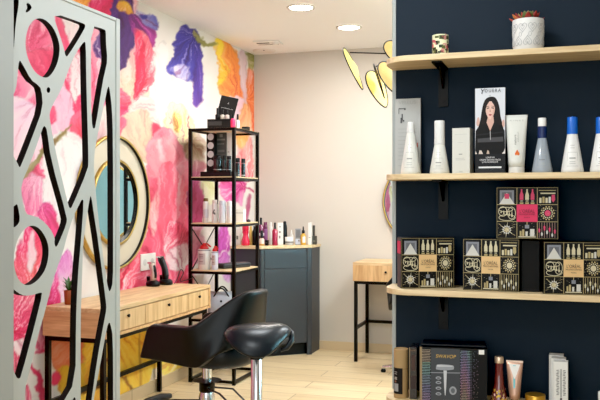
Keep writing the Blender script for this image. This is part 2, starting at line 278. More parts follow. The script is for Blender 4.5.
exec_petals = [
 # far left, behind the screen
 ([(-20, -40), (118, -40), (118, 40), (104, 130), (80, 160), (40, 170), (-20, 175)], (70, 190), (238, 96, 140), PP, 1.0, 30, 1.0, (250, 236, 238)),
 ([(-20, 285), (50, 285), (52, 330), (40, 420), (-20, 420)], (-10, 300), (240, 130, 160), LP, 1.0, 30, 1.0, (250, 240, 240)),
 ([(110, -30), (138, -30), (136, 40), (124, 96), (108, 100)], (120, 100), (240, 130, 150), LP, .8, 30, 1.0, (250, 236, 230)),
 ([(5, -30), (60, -30), (72, 40), (60, 90), (30, 85), (5, 60)], (50, 110), PP, CP, .6, 60),
 ([(28, 18), (50, 8), (60, 30), (48, 50), (30, 52)], (30, 60), HP, PP, .5, 26),
 ([(22, 52), (62, 50), (66, 70), (50, 84), (22, 80)], (60, 90), (228, 44, 98), CP, .4, 26),
 ([(54, 10), (78, 8), (86, 40), (70, 62), (58, 40)], (66, 70), LP, WH, .6, 30, ),
 ([(55, 16), (62, 14), (70, 52), (62, 56)], (70, 80), HP, CP, .4, 20),
 ([(62, 55), (86, 38), (100, 60), (96, 105), (78, 142), (72, 110)], (84, 150), HP, (232, 70, 110), .6, 40),
 ([(68, 62), (80, 52), (84, 80), (74, 110)], (80, 120), WH, LP, .4, 30),
 ([(8, 78), (40, 84), (46, 104), (30, 118), (8, 104)], (10, 130), (236, 70, 130), PP, .4, 20),
 ([(8, 96), (40, 112), (44, 150), (24, 166), (6, 160)], (40, 100), (236, 200, 226), LP, .3, 20),
 ([(46, 110), (58, 86), (70, 92), (72, 124), (58, 142), (46, 134)], (60, 150), PP, (236, 190, 216), .4, 22),
 ([(46, 112), (54, 104), (56, 122), (47, 126)], (50, 130), HP, CP, .2, 20),
 ([(72, 116), (90, 104), (96, 126), (82, 146), (70, 132)], (90, 160), (232, 60, 80), CP, .4, 22),
 ([(54, 132), (84, 138), (86, 168), (70, 206), (56, 186), (44, 165)], (60, 130), WH, (246, 240, 240), .15, 20),
 ([(88, -30), (112, -30), (114, 18), (100, 20), (88, 12)], (100, 40), HP, (226, 60, 120), .4, 26),
 ([(58, -30), (88, -30), (88, 4), (70, 8)], (70, 20), OR, YE, .4, 30),
 ([(90, 24), (108, 26), (108, 76), (94, 128), (88, 80)], (98, 140), (236, 60, 106), PP, .6, 50),
 ([(96, 36), (112, 20), (118, 48), (106, 60), (96, 54)], (104, 70), PU, (84, 60, 130), .4, 26),
 ([(98, 118), (114, 96), (118, 150), (100, 150), (96, 138)], (110, 80), (240, 210, 200), WH, .3, 20),
 # stem
 ([(69, 124), (66, 130), (20, 186), (18, 180), (40, 152)], (70, 100), (150, 132, 74), OL, .3, 20),
 ([(20, 184), (34, 172), (46, 190), (46, 206), (34, 218), (24, 212)], (40, 164), (242, 190, 214), (238, 110, 160), .5, 30),
 ([(46, 162), (60, 180), (64, 210), (50, 226), (44, 204)], (46, 150), WH, (240, 232, 236), .2, 20),
 ([(36, 214), (48, 200), (58, 214), (60, 244), (48, 236)], (42, 196), (226, 90, 160), HP, .5, 26),
 ([(18, 250), (26, 228), (44, 226), (50, 252), (44, 276), (28, 290), (14, 276)], (30, 300), (240, 120, 110), (232, 40, 110), .6, 50),
 ([(28, 236), (34, 232), (36, 262), (28, 276)], (30, 290), WH, PP, .5, 30),
 ([(46, 306), (56, 272), (66, 250), (66, 276), (58, 296), (62, 308)], (52, 316), HP, (214, 80, 190), .5, 30),
 ([(58, 268), (68, 246), (74, 280), (70, 304), (60, 300)], (70, 310), WH, (220, 130, 200), .5, 40),
 ([(8, 292), (40, 290), (36, 322), (20, 376), (8, 370)], (12, 330), HP, (236, 130, 150), .8, 60),
 ([(14, 342), (26, 336), (24, 356), (14, 352)], (10, 330), WH, LP, .5, 20),
 ([(30, 352), (48, 344), (54, 400), (50, 460), (22, 460), (24, 396)], (60, 380), WH, WH, .1, 20),
 ([(30, 362), (36, 366), (46, 394), (50, 420), (42, 400)], (30, 350), HP, CP, .5, 14),
 ([(34, 338), (42, 330), (46, 344), (38, 352)], (40, 360), HP, PP, .5, 20),
 ([(25, 384), (32, 392), (33, 420), (26, 420)], (30, 380), HP, PP, .5, 20),
 ([(36, 350), (48, 348), (48, 350.5), (36, 352)], (40, 360), CP, HP, .1, 12),
 ([(50, 338), (92, 334), (92, 372), (76, 384), (62, 376), (52, 362)], (94, 320), (206, 92, 52), (232, 130, 92), .3, 30),
 ([(60, 366), (76, 372), (96, 352), (100, 400), (80, 440), (60, 388)], (76, 340), (214, 170, 40), YE, .3, 30),
 ([(52, 374), (60, 372), (60, 384), (52, 386)], (56, 390), HP, HP, .1, 10),
 ([(84, 338), (118, 332), (158, 336), (160, 372), (140, 395), (124, 430), (84, 430), (90, 372)], (110, 320), (236, 180, 44), (248, 214, 92), .35, 40, 1, (250, 230, 130)),
 ([(80, 391), (112, 377), (112, 380), (80, 394)], (60, 400), (80, 56, 26), (110, 70, 30), .1, 12),
 ([(98, 350), (110, 362), (113, 368), (98, 355)], (60, 400), (150, 86, 36), (150, 90, 40), .1, 12),
 ([(121, 376), (140, 391), (139, 394), (120, 380)], (90, 400), (170, 120, 50), (150, 100, 40), .1, 12),
 ([(138, 336), (140, 336), (142, 392), (140, 392)], (140, 300), (206, 150, 50), (200, 150, 60), .1, 12),
 ([(118, 430), (144, 388), (148, 392), (156, 372), (154, 400), (140, 430)], (130, 400), (236, 150, 60), WH, .4, 20),
 ([(150, 380), (160, 364), (188, 360), (190, 380), (150, 402)], (150, 396), (246, 226, 190), WH, .3, 20),
 ([(158, 364), (186, 352), (188, 364), (166, 376)], (186, 350), (246, 214, 70), (248, 236, 140), .5, 26),
 # centre-left, right of the screen
 ([(112, 60), (136, 52), (144, 80), (152, 122), (120, 132), (110, 100)], (128, 104), (230, 204, 176), (240, 212, 206), .35, 24, 1, (246, 232, 224)),
 ([(128, 108), (140, 96), (156, 104), (160, 126), (150, 142), (132, 130)], (128, 108), (236, 196, 196), (240, 206, 210), .5, 36, 1, (246, 228, 228)),
 ([(114, 92), (126, 104), (130, 112), (114, 130)], (130, 104), HP, CP, .4, 16),
 ([(118, 86), (130, 100), (128, 106), (116, 100)], (134, 104), (232, 54, 80), CP, .4, 16),
 ([(130, 104), (152, 96), (160, 120), (148, 140), (128, 132)], (130, 106), (240, 206, 200), (244, 220, 220), .3, 30),
 ([(112, -40), (130, -30), (136, 30), (124, 62), (112, 66)], (120, 80), (74, 38, 110), (84, 34, 116), .5, 26, 1, (150, 90, 170)),
 ([(116, 4), (126, 0), (136, 12), (130, 14), (118, 12)], (130, -6), YE, (220, 150, 60), .4, 20),
 ([(131, 10), (150, 22), (156, 38), (154, 47), (142, 46), (132, 34)], (130, 6), (86, 30, 110), (196, 60, 160), .5, 30, 1, (230, 120, 190)),
 ([(136, 8), (156, 16), (159, 24), (154, 30), (146, 22)], (136, 8), (200, 196, 230), (90, 90, 180), .7, 24),
 ([(140, 14), (147, 14), (148, 18), (143, 19)], (140, 10), IN, IN, .2, 12),
 ([(134, 28), (152, 46), (158, 68), (150, 84), (132, 104), (138, 70)], (132, 104), (238, 90, 110), (240, 120, 140), .8, 44, 1, (252, 226, 226)),
 ([(134, 30), (142, 42), (146, 62), (142, 90), (134, 98), (136, 60)], (134, 104), (232, 40, 76), (236, 60, 100), .4, 34, 1, (250, 190, 200)),
 ([(155, 60), (166, 40), (172, 100), (160, 120), (154, 100)], (160, 130), (244, 236, 236), WH, .1, 16),
 # iris
 ([(175, 44), (182, 27), (188, 32), (199, 33), (201, 50), (198, 62), (193, 79), (178, 74), (168, 71), (172, 58), (178, 52), (172, 46)], (196, 34), (52, 44, 140), (76, 70, 170), .5, 34, 1, (170, 160, 220)),
 ([(193, 56), (200, 52), (203, 92), (202, 101), (195, 106), (194, 86)], (196, 44), (56, 48, 146), (110, 70, 170), .5, 34, 1, (180, 150, 220)),
 ([(172, 66), (184, 64), (192, 76), (184, 80), (174, 74)], (190, 60), (120, 116, 196), (210, 206, 236), .5, 26),
 ([(194, 32), (198, 32), (206, 42), (217, 40.5), (217, 43.5), (204, 46), (198, 40)], (190, 30), (126, 122, 70), (150, 150, 70), .2, 10),
 # orange flower
 ([(216, 40), (238, 50), (242, 78), (246, 104), (230, 100), (217, 86), (221, 66)], (240, 106), (246, 140, 84), (248, 156, 66), .35, 34, 1, (252, 200, 130)),
 ([(215, 40), (221, 42), (223, 60), (229, 72), (222, 82), (216, 84), (220, 64)], (232, 80), (248, 180, 60), (250, 222, 70), .5, 20),
 ([(238, 52), (246, 54), (249, 80), (248, 104), (241, 84)], (249, 104), (232, 190, 204), (216, 196, 202), .3, 20),
 ([(226, 98), (240, 98), (248, 104), (244, 124), (236, 130), (228, 120)], (248, 100), (232, 190, 206), (236, 206, 220), .3, 20),
 ([(249, 66), (256, 70), (257, 132), (250, 128), (248, 104)], (249, 100), (246, 134, 70), (244, 120, 80), .5, 24),
 ([(244, 52), (256, 55), (257, 68), (252, 70), (248, 58)], (240, 50), (118, 116, 70), (170, 170, 90), .4, 16),
 ([(243, 104), (250, 108), (252, 132), (236, 140), (234, 128)], (248, 100), (248, 170, 110), (250, 200, 160), .4, 16),
 # stamens
 ([(166, 108), (176, 104), (190, 112), (196, 150), (190, 178), (178, 160), (168, 140)], (186, 176), (206, 196, 160), (240, 236, 214), .8, 60, 1, (244, 232, 150)),
 ([(172, 118), (177, 112), (182, 120), (179, 132), (174, 130)], (184, 160), (222, 206, 80), (240, 228, 130), .9, 60, .9),
 ([(182, 146), (196, 140), (204, 150), (196, 196), (186, 180)], (190, 140), (150, 118, 90), (176, 140, 110), .5, 30, .9),
 ([(189, 140), (200, 132), (206, 148), (203, 176), (190, 178)], (190, 140), (176, 150, 120), (214, 196, 180), .4, 30, .7),
 # cream + the large pink bloom
 ([(121, 118), (140, 110), (154, 122), (154, 146), (146, 166), (134, 150), (120, 140)], (150, 170), (226, 192, 164), (234, 206, 184), .25, 24),
 ([(114, 126), (123, 116), (126, 128), (118, 140)], (114, 150), (238, 80, 100), CP, .2, 16),
 ([(152, 124), (160, 124), (166, 136), (154, 140)], (150, 150), (226, 44, 84), (236, 80, 110), .2, 16),
 ([(144, 166), (154, 140), (166, 134), (178, 150), (184, 172), (192, 180), (193, 300), (110, 300), (116, 260), (146, 240), (150, 200)], (172, 300), (236, 72, 112), (243, 140, 160), .5, 36, 1, (250, 196, 206)),
 ([(146, 164), (156, 140), (170, 140), (178, 158), (174, 176), (160, 174), (150, 178)], (172, 200), (238, 108, 130), (246, 166, 178), .3, 24),
 ([(156, 176), (166, 164), (186, 176), (190, 230), (176, 250), (160, 236)], (172, 280), (240, 84, 116), (244, 112, 138), .35, 40),
 ([(150, 206), (158, 186), (160, 216), (152, 240)], (170, 260), (248, 196, 196), (246, 160, 170), .5, 24),
 ([(164, 230), (178, 220), (192, 240), (192, 262), (168, 262)], (160, 268), (250, 206, 214), (238, 70, 108), .9, 40),
 ([(166, 254), (186, 240), (192, 262), (180, 272), (168, 268)], (186, 280), WH, (248, 206, 216), .6, 30),
 ([(118, 262), (150, 252), (160, 290), (118, 300)], (110, 310), (232, 60, 96), (240, 110, 136), .7, 40),
 # seen through the black rack
 ([(190, 176), (202, 174), (206, 200), (198, 232), (188, 226)], (190, 240), (196, 60, 110), (214, 110, 170), .4, 24),
 ([(200, 176), (214, 174), (216, 200), (208, 204), (203, 190)], (200, 170), (206, 212, 130), (236, 238, 210), .4, 20),
 ([(192, 160), (204, 160), (204, 178), (192, 178)], (196, 180), (176, 80, 110), (200, 130, 140), .3, 20, .8),
 ([(219, 180), (232, 176), (244, 182), (244, 194), (236, 204), (224, 198)], (244, 188), (206, 56, 140), (232, 120, 180), .5, 34),
 ([(238, 196), (244, 190), (243, 206), (239, 206)], (240, 180), (226, 100, 170), (240, 170, 210), .3, 20),
 ([(242, 187), (254, 190), (254, 192.5), (242, 189)], (230, 180), (206, 90, 140), (196, 80, 120), .1, 10),
 ([(244, 222), (248, 196), (251, 196), (248, 224)], (240, 240), (206, 110, 150), (190, 90, 130), .2, 10),
 ([(236, 140), (246, 132), (254, 150), (254, 178), (240, 178)], (246, 190), (238, 110, 130), (246, 190, 180), .7, 36),
 ([(236, 132), (248, 130), (246, 146), (238, 150)], (240, 120), (248, 160, 70), (250, 196, 130), .3, 20),
 ([(190, 228), (204, 226), (202, 260), (190, 262)], (190, 270), (232, 120, 160), (240, 214, 226), .4, 20),
 ([(217, 232), (224, 226), (230, 240), (229, 254), (222, 248), (217, 256)], (222, 270), (190, 60, 176), (212, 120, 206), .4, 30),
 ([(217, 256), (228, 252), (230, 272), (217, 272)], (224, 250), (200, 90, 190), (216, 150, 216), .3, 24),
 ([(222, 272), (230, 272), (230, 284), (225, 280)], (230, 270), (196, 110, 206), (230, 190, 232), .3, 20),
 ([(192, 270), (214, 270), (214, 300), (192, 300)], (200, 290), (214, 200, 204), (224, 214, 220), .2, 20, .7),
]
for e in exec_petals:
    petal(e[0], e[1], e[2], e[3], e[4], 2.0, e[5], e[6] if len(e) > 6 else 1.0, e[7] if len(e) > 7 else None)
col = np.clip(col, 0, 255) / 255.
lincol = np.where(col <= .04045, col / 12.92, ((col + .055) / 1.055) ** 2.4)
ny, nz = len(ys), len(zs)
me = bpy.data.meshes.new('wall_left')
vs = np.stack([np.full(Yg.size, XL), Yg.ravel(), Zg.ravel()], 1)
ii = (np.arange(nz - 1)[:, None] * ny + np.arange(ny - 1)[None, :]).ravel()
fc = np.stack([ii, ii + 1, ii + ny + 1, ii + ny], 1)
nv = len(vs)                                                          # rim and back so the wall is a solid slab
ext = np.array([(XL - .14, ys[0], 0), (XL - .14, ys[-1], 0), (XL - .14, ys[-1], H), (XL - .14, ys[0], H)])
allv = np.concatenate([vs, ext]).tolist()
allf = fc.tolist() + [[nv + 1, nv + 0, nv + 3, nv + 2], [nv, nv + 1, ny - 1, 0], [nv + 2, nv + 3, (nz - 1) * ny, nz * ny - 1], [nv + 3, nv, 0, (nz - 1) * ny], [nv + 1, nv + 2, nz * ny - 1, ny - 1]]
me.from_pydata(allv, [], allf); me.update()
ca = me.color_attributes.new('mural', 'FLOAT_COLOR', 'POINT')
ca.data.foreach_set('color', np.concatenate([np.concatenate([lincol, np.ones((len(lincol), 1))], 1), np.full((4, 4), .8)]).astype(np.float32).ravel())
mm = bpy.data.materials.new('floral mural'); mm.use_nodes = True
nt = mm.node_tree; b = nt.nodes['Principled BSDF']; an = nt.nodes.new('ShaderNodeAttribute'); an.attribute_name = 'mural'
nt.links.new(an.outputs['Color'], b.inputs['Base Color']); b.inputs['Roughness'].default_value = .7
me.materials.append(mm)
wl = bpy.data.objects.new('wall_left', me); C.objects.link(wl); wl['kind'] = 'structure'
# ================================================================ CEILING FITTINGS
for u, v, lab in ((301, 7, 'round recessed ceiling downlight nearest the viewer'), (349, 27, 'round recessed ceiling downlight deeper in the room, near the back wall')):
    p = atZ(u, v, H); t = thing('ceiling_downlight', lab, 'ceiling light', (p.x, p.y, H), 0, 'recessed downlights')
    MB().lathe([(.098, -.001), (.098, -.006), (.088, -.010), (.080, -.006)], n=32, caps=False).build('trim_ring', mat((206, 200, 190), .4, name='light trim'), t)
    MB().lathe([(.0805, -.0055), (.0805, -.004)], n=32).build('diffuser', mat((255, 250, 240), .5, 0, 0, emit=9, name='lit diffuser'), t)
    la = bpy.data.lights.new('downlight', 'AREA'); la.shape = 'DISK'; la.size = .16; la.energy = 14; la.color = (1, .96, .9)
    lo = bpy.data.objects.new('downlight', la); lo.location = (p.x, p.y, H - .02); C.objects.link(lo)
p = atZ(268, 42.5, H); t = thing('air_vent', 'square white ceiling vent with dark slot', 'vent', (p.x, p.y, H), math.radians(8))
MB().box(-.11, .11, -.09, .09, -.012, -.001).build('vent_frame', WHITE, t, bevel=.002)
MB().box(-.085, .02, -.055, -.03, -.014, -.0115).box(-.085, .085, .02, .03, -.0135, -.0115).build('slot', BLACK, t)
MB().lathe([(.03, -.012), (.028, -.022), (.01, -.026)], (.07, -.04, 0), n=16).build('sensor_dome', mat((225, 225, 222), .3), t)
p = atZ(261, 52.5, H); t = thing('ceiling_speaker', 'flat round white ceiling cover near the mural corner', 'speaker', (p.x + .06, p.y - .08, H))
MB().lathe([(.10, -.001), (.098, -.008), (.075, -.010)], n=28).build('cover', mat((232, 228, 222), .6), t)
MB().lathe([(.008, -.012), (.006, -.0095)], (.02, -.06, 0), n=10).build('indicator', BLACK, t)
# ================================================================ PARTITION SCREEN
PX, TH = -1.70, .026
def pz(u, v): q = atX(u, v, PX); return (q.y, q.z)
GREYP = mat((178, 184, 181), .45, var=.02, scale=5, name='pale grey lacquer'); CUT = mat((10, 10, 10), .7, var=0, name='black cut edge')
YN, YE_ = pz(-14, 200)[0], pz(117.5, 200)[0]; ZT = pz(117, 21)[1]
holes = [
 ([(8, -6), (17, -5), (19, 0), (18.3, 8), (15.5, 24), (13.2, 58), (9, 58)], 1),
 ([(26, 3.5), (29, 3), (32, 7), (30.5, 10), (26.5, 13), (25.5, 11), (27.5, 8)], 1),
 ([(25, 44), (27, 30), (32, 21), (39, 17.6), (46, 20), (53, 27), (58, 38), (60, 48), (58.5, 60), (54.5, 70), (49, 77), (45, 78), (38, 75), (32, 68), (27, 56)], 2),
 ([(52.5, 12.6), (84, 23.5), (85.5, 25.5), (84, 30), (68, 56), (65.5, 56.5), (64, 48), (57, 27)], 0),
 ([(91, 25.4), (104.5, 29.3), (105.8, 31), (106, 43), (107.5, 60), (105, 72), (103, 80), (95.5, 127), (94, 129), (92.3, 127), (91.3, 110), (91, 80)], 0),
 ([(84, 41.5), (85.8, 43), (86.3, 80), (87, 106), (88, 140), (88.4, 160), (88, 169), (72, 207), (70, 208.5), (68.5, 206), (57.5, 160), (53, 138), (50, 120), (49.5, 113), (53, 104), (60, 92), (65, 80), (73, 58), (80, 47)], 0),
 ([(19, 60), (21.5, 62), (31, 80), (37, 84), (41.5, 89), (43, 108), (33, 135), (21, 166), (19.3, 167.5), (17.5, 163), (10, 150), (10, 100), (16, 90), (17.5, 75)], 0),
 (ell(48.5, 90, 1.9, 3, 10), 0),
 ([(43.5, 126), (45.3, 126.5), (47, 130), (51, 160), (67, 217), (66.5, 224), (60, 240), (57.2, 246), (55.5, 247), (54.3, 243), (55, 238), (50, 228), (40, 218), (30, 215), (26, 214), (22, 200), (21, 184), (30, 164), (41, 133)], 0),
 ([(10, 210), (16.3, 204), (17.8, 205), (20.3, 220), (17, 226), (10, 229)], 0),
 ([(14.5, 250), (18, 238), (24, 229), (31, 225), (38, 227), (44, 234), (48, 243), (49, 253), (47, 265), (43, 274), (36, 282), (28, 286), (21, 283), (16, 275), (13.5, 262)], 2),
 ([(10, 286), (18, 293), (25, 296), (33, 295), (40, 292.5), (42.6, 293), (36, 320), (21, 377), (18.5, 379), (16, 377), (10, 360)], 0),
 ([(82, 199), (83.8, 201), (81, 240), (77.5, 280), (76, 320), (75.5, 381), (62, 404), (30, 450), (24, 450), (24, 392), (32, 362), (37, 340), (47, 304), (54, 276), (63, 252), (67, 236), (73, 217), (80, 203)], 0),
 ([(90, 196), (91.5, 197), (94, 215), (98, 240), (106, 302), (106.5, 309), (104, 322), (97, 360), (91, 404), (88, 425), (81, 440), (80.5, 320), (82, 280), (83, 245), (86, 222)], 0),
 ([(108, 86), (109.5, 87.5), (112, 108), (113, 140), (113.2, 240), (113, 282), (110.5, 291), (108.5, 291), (105, 270), (98, 216), (94, 172), (94, 156), (97, 138), (105, 100)], 0),
 ([(109, 322), (110.5, 324), (113, 337), (113.2, 404), (113, 470), (88, 470), (93, 404), (95, 392), (100, 366), (107, 327)], 0),
 ([(73.5, 397), (76, 398), (76.5, 420), (73, 470), (50, 470), (68, 412)], 0)]
cu = bpy.data.curves.new('cut', 'CURVE'); cu.dimensions = '2D'; cu.fill_mode = 'BOTH'; cu.extrude = TH / 2
def spl(pts):
    s = cu.splines.new('POLY'); s.points.add(len(pts) - 1); s.use_cyclic_u = True
    for k, q in enumerate(pts): s.points[k].co = (q[0], q[1], 0, 1)
spl([(YN, .03), (YE_, .03), (YE_, ZT), (YN, ZT)])
for h, it in holes: spl(chaikin([pz(*q) for q in h], it + 1))
to = bpy.data.objects.new('cut', cu); C.objects.link(to); bpy.context.view_layer.update()
me = bpy.data.meshes.new_from_object(to.evaluated_get(bpy.context.evaluated_depsgraph_get())); bpy.data.objects.remove(to)
for v in me.vertices: x, y, z = v.co; v.co = (z - TH / 2, x - YN, y)
me.materials.clear(); me.materials.append(GREYP); me.materials.append(CUT)
for p in me.polygons: p.material_index = 0 if abs(p.normal.x) > .7 else 1
me.name = 'cut_panel'
scr = thing('room_divider_screen', 'tall pale grey room divider panel with cut-out circles and slanted slots', 'room divider', (PX, YN, 0))
o = bpy.data.objects.new('cut_panel', me); C.objects.link(o); o.parent = scr
yr = pz(115.4, 200)[0] - YN; ye = pz(119.4, 200)[0] - YN
MB().box(-TH - .006, .004, yr, ye, 0, ZT + .010).build('end_post', GREYP, scr, bevel=.003)
MB().box(-TH - .006, .004, 0, yr, ZT - .004, ZT + .010).build('top_rail', GREYP, scr, bevel=.003)
MB().box(-TH - .004, .004, 0, yr, 0, .05).build('bottom_rail', GREYP, scr, bevel=.003)
yl = atX(14.0, 200, PX + .022).y - YN
MB().box(-TH - .02, .022, -.45, yl, 0, ZT + .03).build('side_board', mat((158, 163, 160), .45, var=.02, scale=5, name='grey side board'), scr, bevel=.003)
# ================================================================ STYLING DESKS
def desk(name, label, x0, x1, y0, y1, zt, hb, along, splits, ends, leg_z=.22):
    """long axis along 'Y' (front = +X side) or 'X' (front = -Y side); local origin at base of the wall/near corner"""
    t = thing(name, label, 'desk', (x0, y0, 0)); lx, ly = x1 - x0, y1 - y0
    ok = OAK if along == 'Y' else OAKX
    MB().box(0, lx, 0, ly, zt - .022, zt).build('tabletop', ok, t, bevel=.002)
    c = MB(); c.box(0, lx, 0, .018, zt - hb, zt - .022); c.box(0, lx, ly - .018, ly, zt - hb, zt - .022)
    c.box(.0, lx, .018, ly - .018, zt - hb, zt - hb + .016)
    if along == 'Y': c.box(0, .016, .018, ly - .018, zt - hb + .016, zt - .022)
    else: c.box(0, .016, .018, ly, zt - hb, zt - .022)
    c.build('case', wood((184, 140, 92), (222, 184, 134), 'X' if along == 'Y' else 'Z', name='oak case'), t, bevel=.001)
    for a, b2 in splits:
        f = MB(); zz0, zz1 = zt - hb + .020, zt - .027
        if along == 'Y': f.box(lx - .020, lx - .004, a + .003, b2 - .003, zz0, zz1); kp = (lx - .004, (a + b2) / 2, (zz0 + zz1) / 2 + .02)
        else: f.box(a + .003, b2 - .003, .002, .018, zz0, zz1); kp = ((a + b2) / 2, .002, (zz0 + zz1) / 2 + .005)
        d = f.build('drawer', wood((190, 152, 104), (226, 194, 146), 'Z', 0.8, name='oak drawer front'), t, bevel=.0015)
        M = Matrix.Translation(kp) @ (Matrix.Rotation(PI / 2, 4, 'Y') if along == 'Y' else Matrix.Rotation(PI / 2, 4, 'X'))
        k = MB().lathe([(.005, 0), (.005, .004), (.009, .007), (.009, .013), (.006, .014)], n=14, M=M).build('knob', BLACKM, d)
    r = .0125
    zb = zt - hb
    for x in (.02, lx - .03):
        for y in (.02, ly - .03): MB().box(x - r, x + r, y - r, y + r, 0, zb - .025).build('leg', BLACKM, t)
    f = MB(); f.box(.008, lx - .017, .008, .033, zb - .025, zb); f.box(.008, lx - .017, ly - .043, ly - .018, zb - .025, zb)
    f.box(.008, .033, .033, ly - .043, zb - .025, zb); f.box(lx - .043, lx - .018, .033, ly - .043, zb - .025, zb)
    f.build('top_frame', BLACKM, t)
    s = MB()
    if along == 'Y':
        s.box(.010, .030, .033, ly - .043, leg_z - .0125, leg_z + .0125)
        for y in (.02, ly - .03): s.box(.033, lx - .043, y - .01, y + .01, leg_z - .0125, leg_z + .0125)
    else:
        s.box(.033, lx - .043, ly - .040, ly - .020, leg_z - .0125, leg_z + .0125)
        for x in (.02, lx - .03): s.box(x - .01, x + .01, .033, ly - .043, leg_z - .0125, leg_z + .0125)
    s.build('stretcher', BLACKM, t)
    return t
DT = .735
DX0, DX1, DY0, DY1 = XL + .014, -2.25, 3.64, 4.93
desk('styling_desk', 'long oak styling desk with drawers and black legs under the mural', DX0, DX1, DY0, DY1, DT, .155, 'Y',
     [(.02, 4.06 - DY0), (4.06 - DY0, 4.60 - DY0), (4.60 - DY0, DY1 - DY0 - .02)], None)
bx0 = -1.62; D2T = .80
desk('styling_desk', 'small oak styling desk with one drawer against the beige back wall', bx0, bx0 + 1.05, YB - .014 - .44, YB - .014, D2T, .15, 'X',
     [(.02, .52), (.52, 1.03)], None, .27)
# ================================================================ ROUND MIRRORS
def ring(R, w, dep, z0, M):
    g = MB().use(GOLD); g.lathe([(R, z0), (R, dep), (R - w * .5, dep + .003), (R - w, dep)], n=72, M=M, caps=False)
    return g.use(BLACK).lathe([(R - w, dep), (R - w - .001, z0 + .004)], n=72, M=M, caps=False)
SILV = mat((236, 240, 240), 0.01, 1.0, 0, name='mirror silver')
t = thing('round_wall_mirror', 'large round mirror with two gold rings on the floral mural above the long desk', 'mirror', (XL, 4.365, 1.285))
M = Matrix.Rotation(PI / 2, 4, 'Y')
ring(.415, .015, .030, .002, M).build('outer_frame', None, t)
MB().lathe([(.405, .004), (.405, .010)], n=72, M=M, smooth=False).build('border_panel', mat((216, 208, 190), .25, var=.01, name='cream border'), t)
ring(.268, .016, .030, .0102, M).build('inner_frame', None, t)
MB().lathe([(.258, .0102), (.258, .014)], n=72, M=M, smooth=False).build('mirror_glass', SILV, t)
t = thing('round_wall_mirror', 'round gold framed mirror on the beige back wall, mostly behind the navy wall', 'mirror', (-1.10, YB, 1.285), -PI / 2)
ring(.37, .014, .030, .002, M).build('frame', None, t)
MB().lathe([(.362, .004), (.362, .010)], n=72, M=M, smooth=False).build('mirror_glass', SILV, t)
# ================================================================ BLACK RACK
RX0, RX1, RY0, RY1 = XL + .097, -2.195, 5.215, 5.69; RT_ = 1.81; LEV = [.03, .455, .795, 1.13, 1.46, RT_]
rk = thing('shelving_unit', 'tall open black metal rack with pale wood shelves against the mural', 'shelving unit', (RX0, RY0, 0))
lx, ly = RX1 - RX0, RY1 - RY0; q = .022
for x in (0, lx - q):
    for y in (0, ly - q): MB().box(x, x + q, y, y + q, 0, RT_).build('post', BLACKM, rk)
for z in LEV:
    s = MB().use(BLACKM)
    for y in (0, ly - q): s.box(q, lx - q, y + .002, y + q - .002, z - .020, z - .001)
    for x in (0, lx - q): s.box(x + .002, x + q - .002, q, ly - q, z - .020, z - .001)
    if z > .1:
        s.use(SHELFW); s.box(.004, lx - .002, q - .0, ly - q, z - .004, z + .006) if z < RT_ else s.box(.004, lx - .002, q, ly - q, z - .006, z)
        s.box(q, lx - q, .004, ly - .004, z - .0035, z + .0058 if z < RT_ else z - .0005)
    s.build('shelf', None, rk)
for a, b2 in ((.455, .795), (.795, 1.13)):
    s = MB(); s.tube([(.008, q, b2 - .02), (.008, ly - q, a)], .004, 6); s.tube([(.014, ly - q, b2 - .02), (.014, q, a)], .004, 6); s.build('cross_brace', BLACKM, rk)
LEV = [z + .006 for z in LEV[:-1]] + [RT_]
# ================================================================ CORNER CABINET
CT = .918
ANT = mat((52, 55, 60), .42, var=.04, scale=8, name='anthracite lacquer'); ANTD = mat((22, 24, 27), .5, var=.03, name='dark plinth')
g0 = .003
A = (XL + g0, 6.20); B_ = (-2.385, 6.20); D_ = (-2.035, 6.49); E_ = (-2.035, YB - g0); F_ = (XL + g0, YB - g0)
cab = thing('corner_cabinet', 'anthracite corner cabinet with pale wood top and angled front', 'cabinet', (XL, YB, 0))
def rel(p): return (p[0] - XL, p[1] - YB)
def off(p, d): return p
MB().prism([rel(p) for p in (A, B_, D_, E_, F_)], .10, CT - .022).build('carcass', ANT, cab, bevel=.002)
ins = [rel(p) for p in ((A[0], A[1] + .03), (B_[0] - .02, B_[1] + .03), (D_[0] - .03, D_[1] + .02), (D_[0] - .03, E_[1]), F_)]
MB().prism(ins, 0, .10).build('plinth', ANTD, cab)
MB().prism([rel(p) for p in ((A[0], A[1] - .012), (B_[0] + .004, B_[1] - .012), (D_[0] + .012, D_[1] - .006), (E_[0] + .012, E_[1]), F_)], CT - .022, CT).build('countertop', SHELFW, cab, bevel=.002)
dv = Vector((D_[0] - B_[0], D_[1] - B_[1], 0)); dl = dv.length; da = math.atan2(dv.y, dv.x)
MF = Matrix.Translation((B_[0] - XL, B_[1] - YB, 0)) @ Matrix.Rotation(da, 4, 'Z')
MB().box(.035, dl - .045, -.016, -.0005, CT - .185, CT - .027, MF).build('drawer_front', ANT, cab, bevel=.0015)
MB().box(.035, dl - .045, -.016, -.0005, .105, CT - .190, MF).build('door_front', ANT, cab, bevel=.0015)
MB().box(dl - .042, dl, -.017, -.0005, 0, CT - .022, MF).build('side_strip', ANT, cab, bevel=.001)
MB().box(0, .032, -.017, -.0005, 0, CT - .022, MF).build('side_strip', ANT, cab, bevel=.001)
MB().box(E_[0] - XL - .016, E_[0] - XL + .001, D_[1] - YB + .0, -g0 - .001, 0, CT - .023).build('end_panel', ANT, cab, bevel=.001)
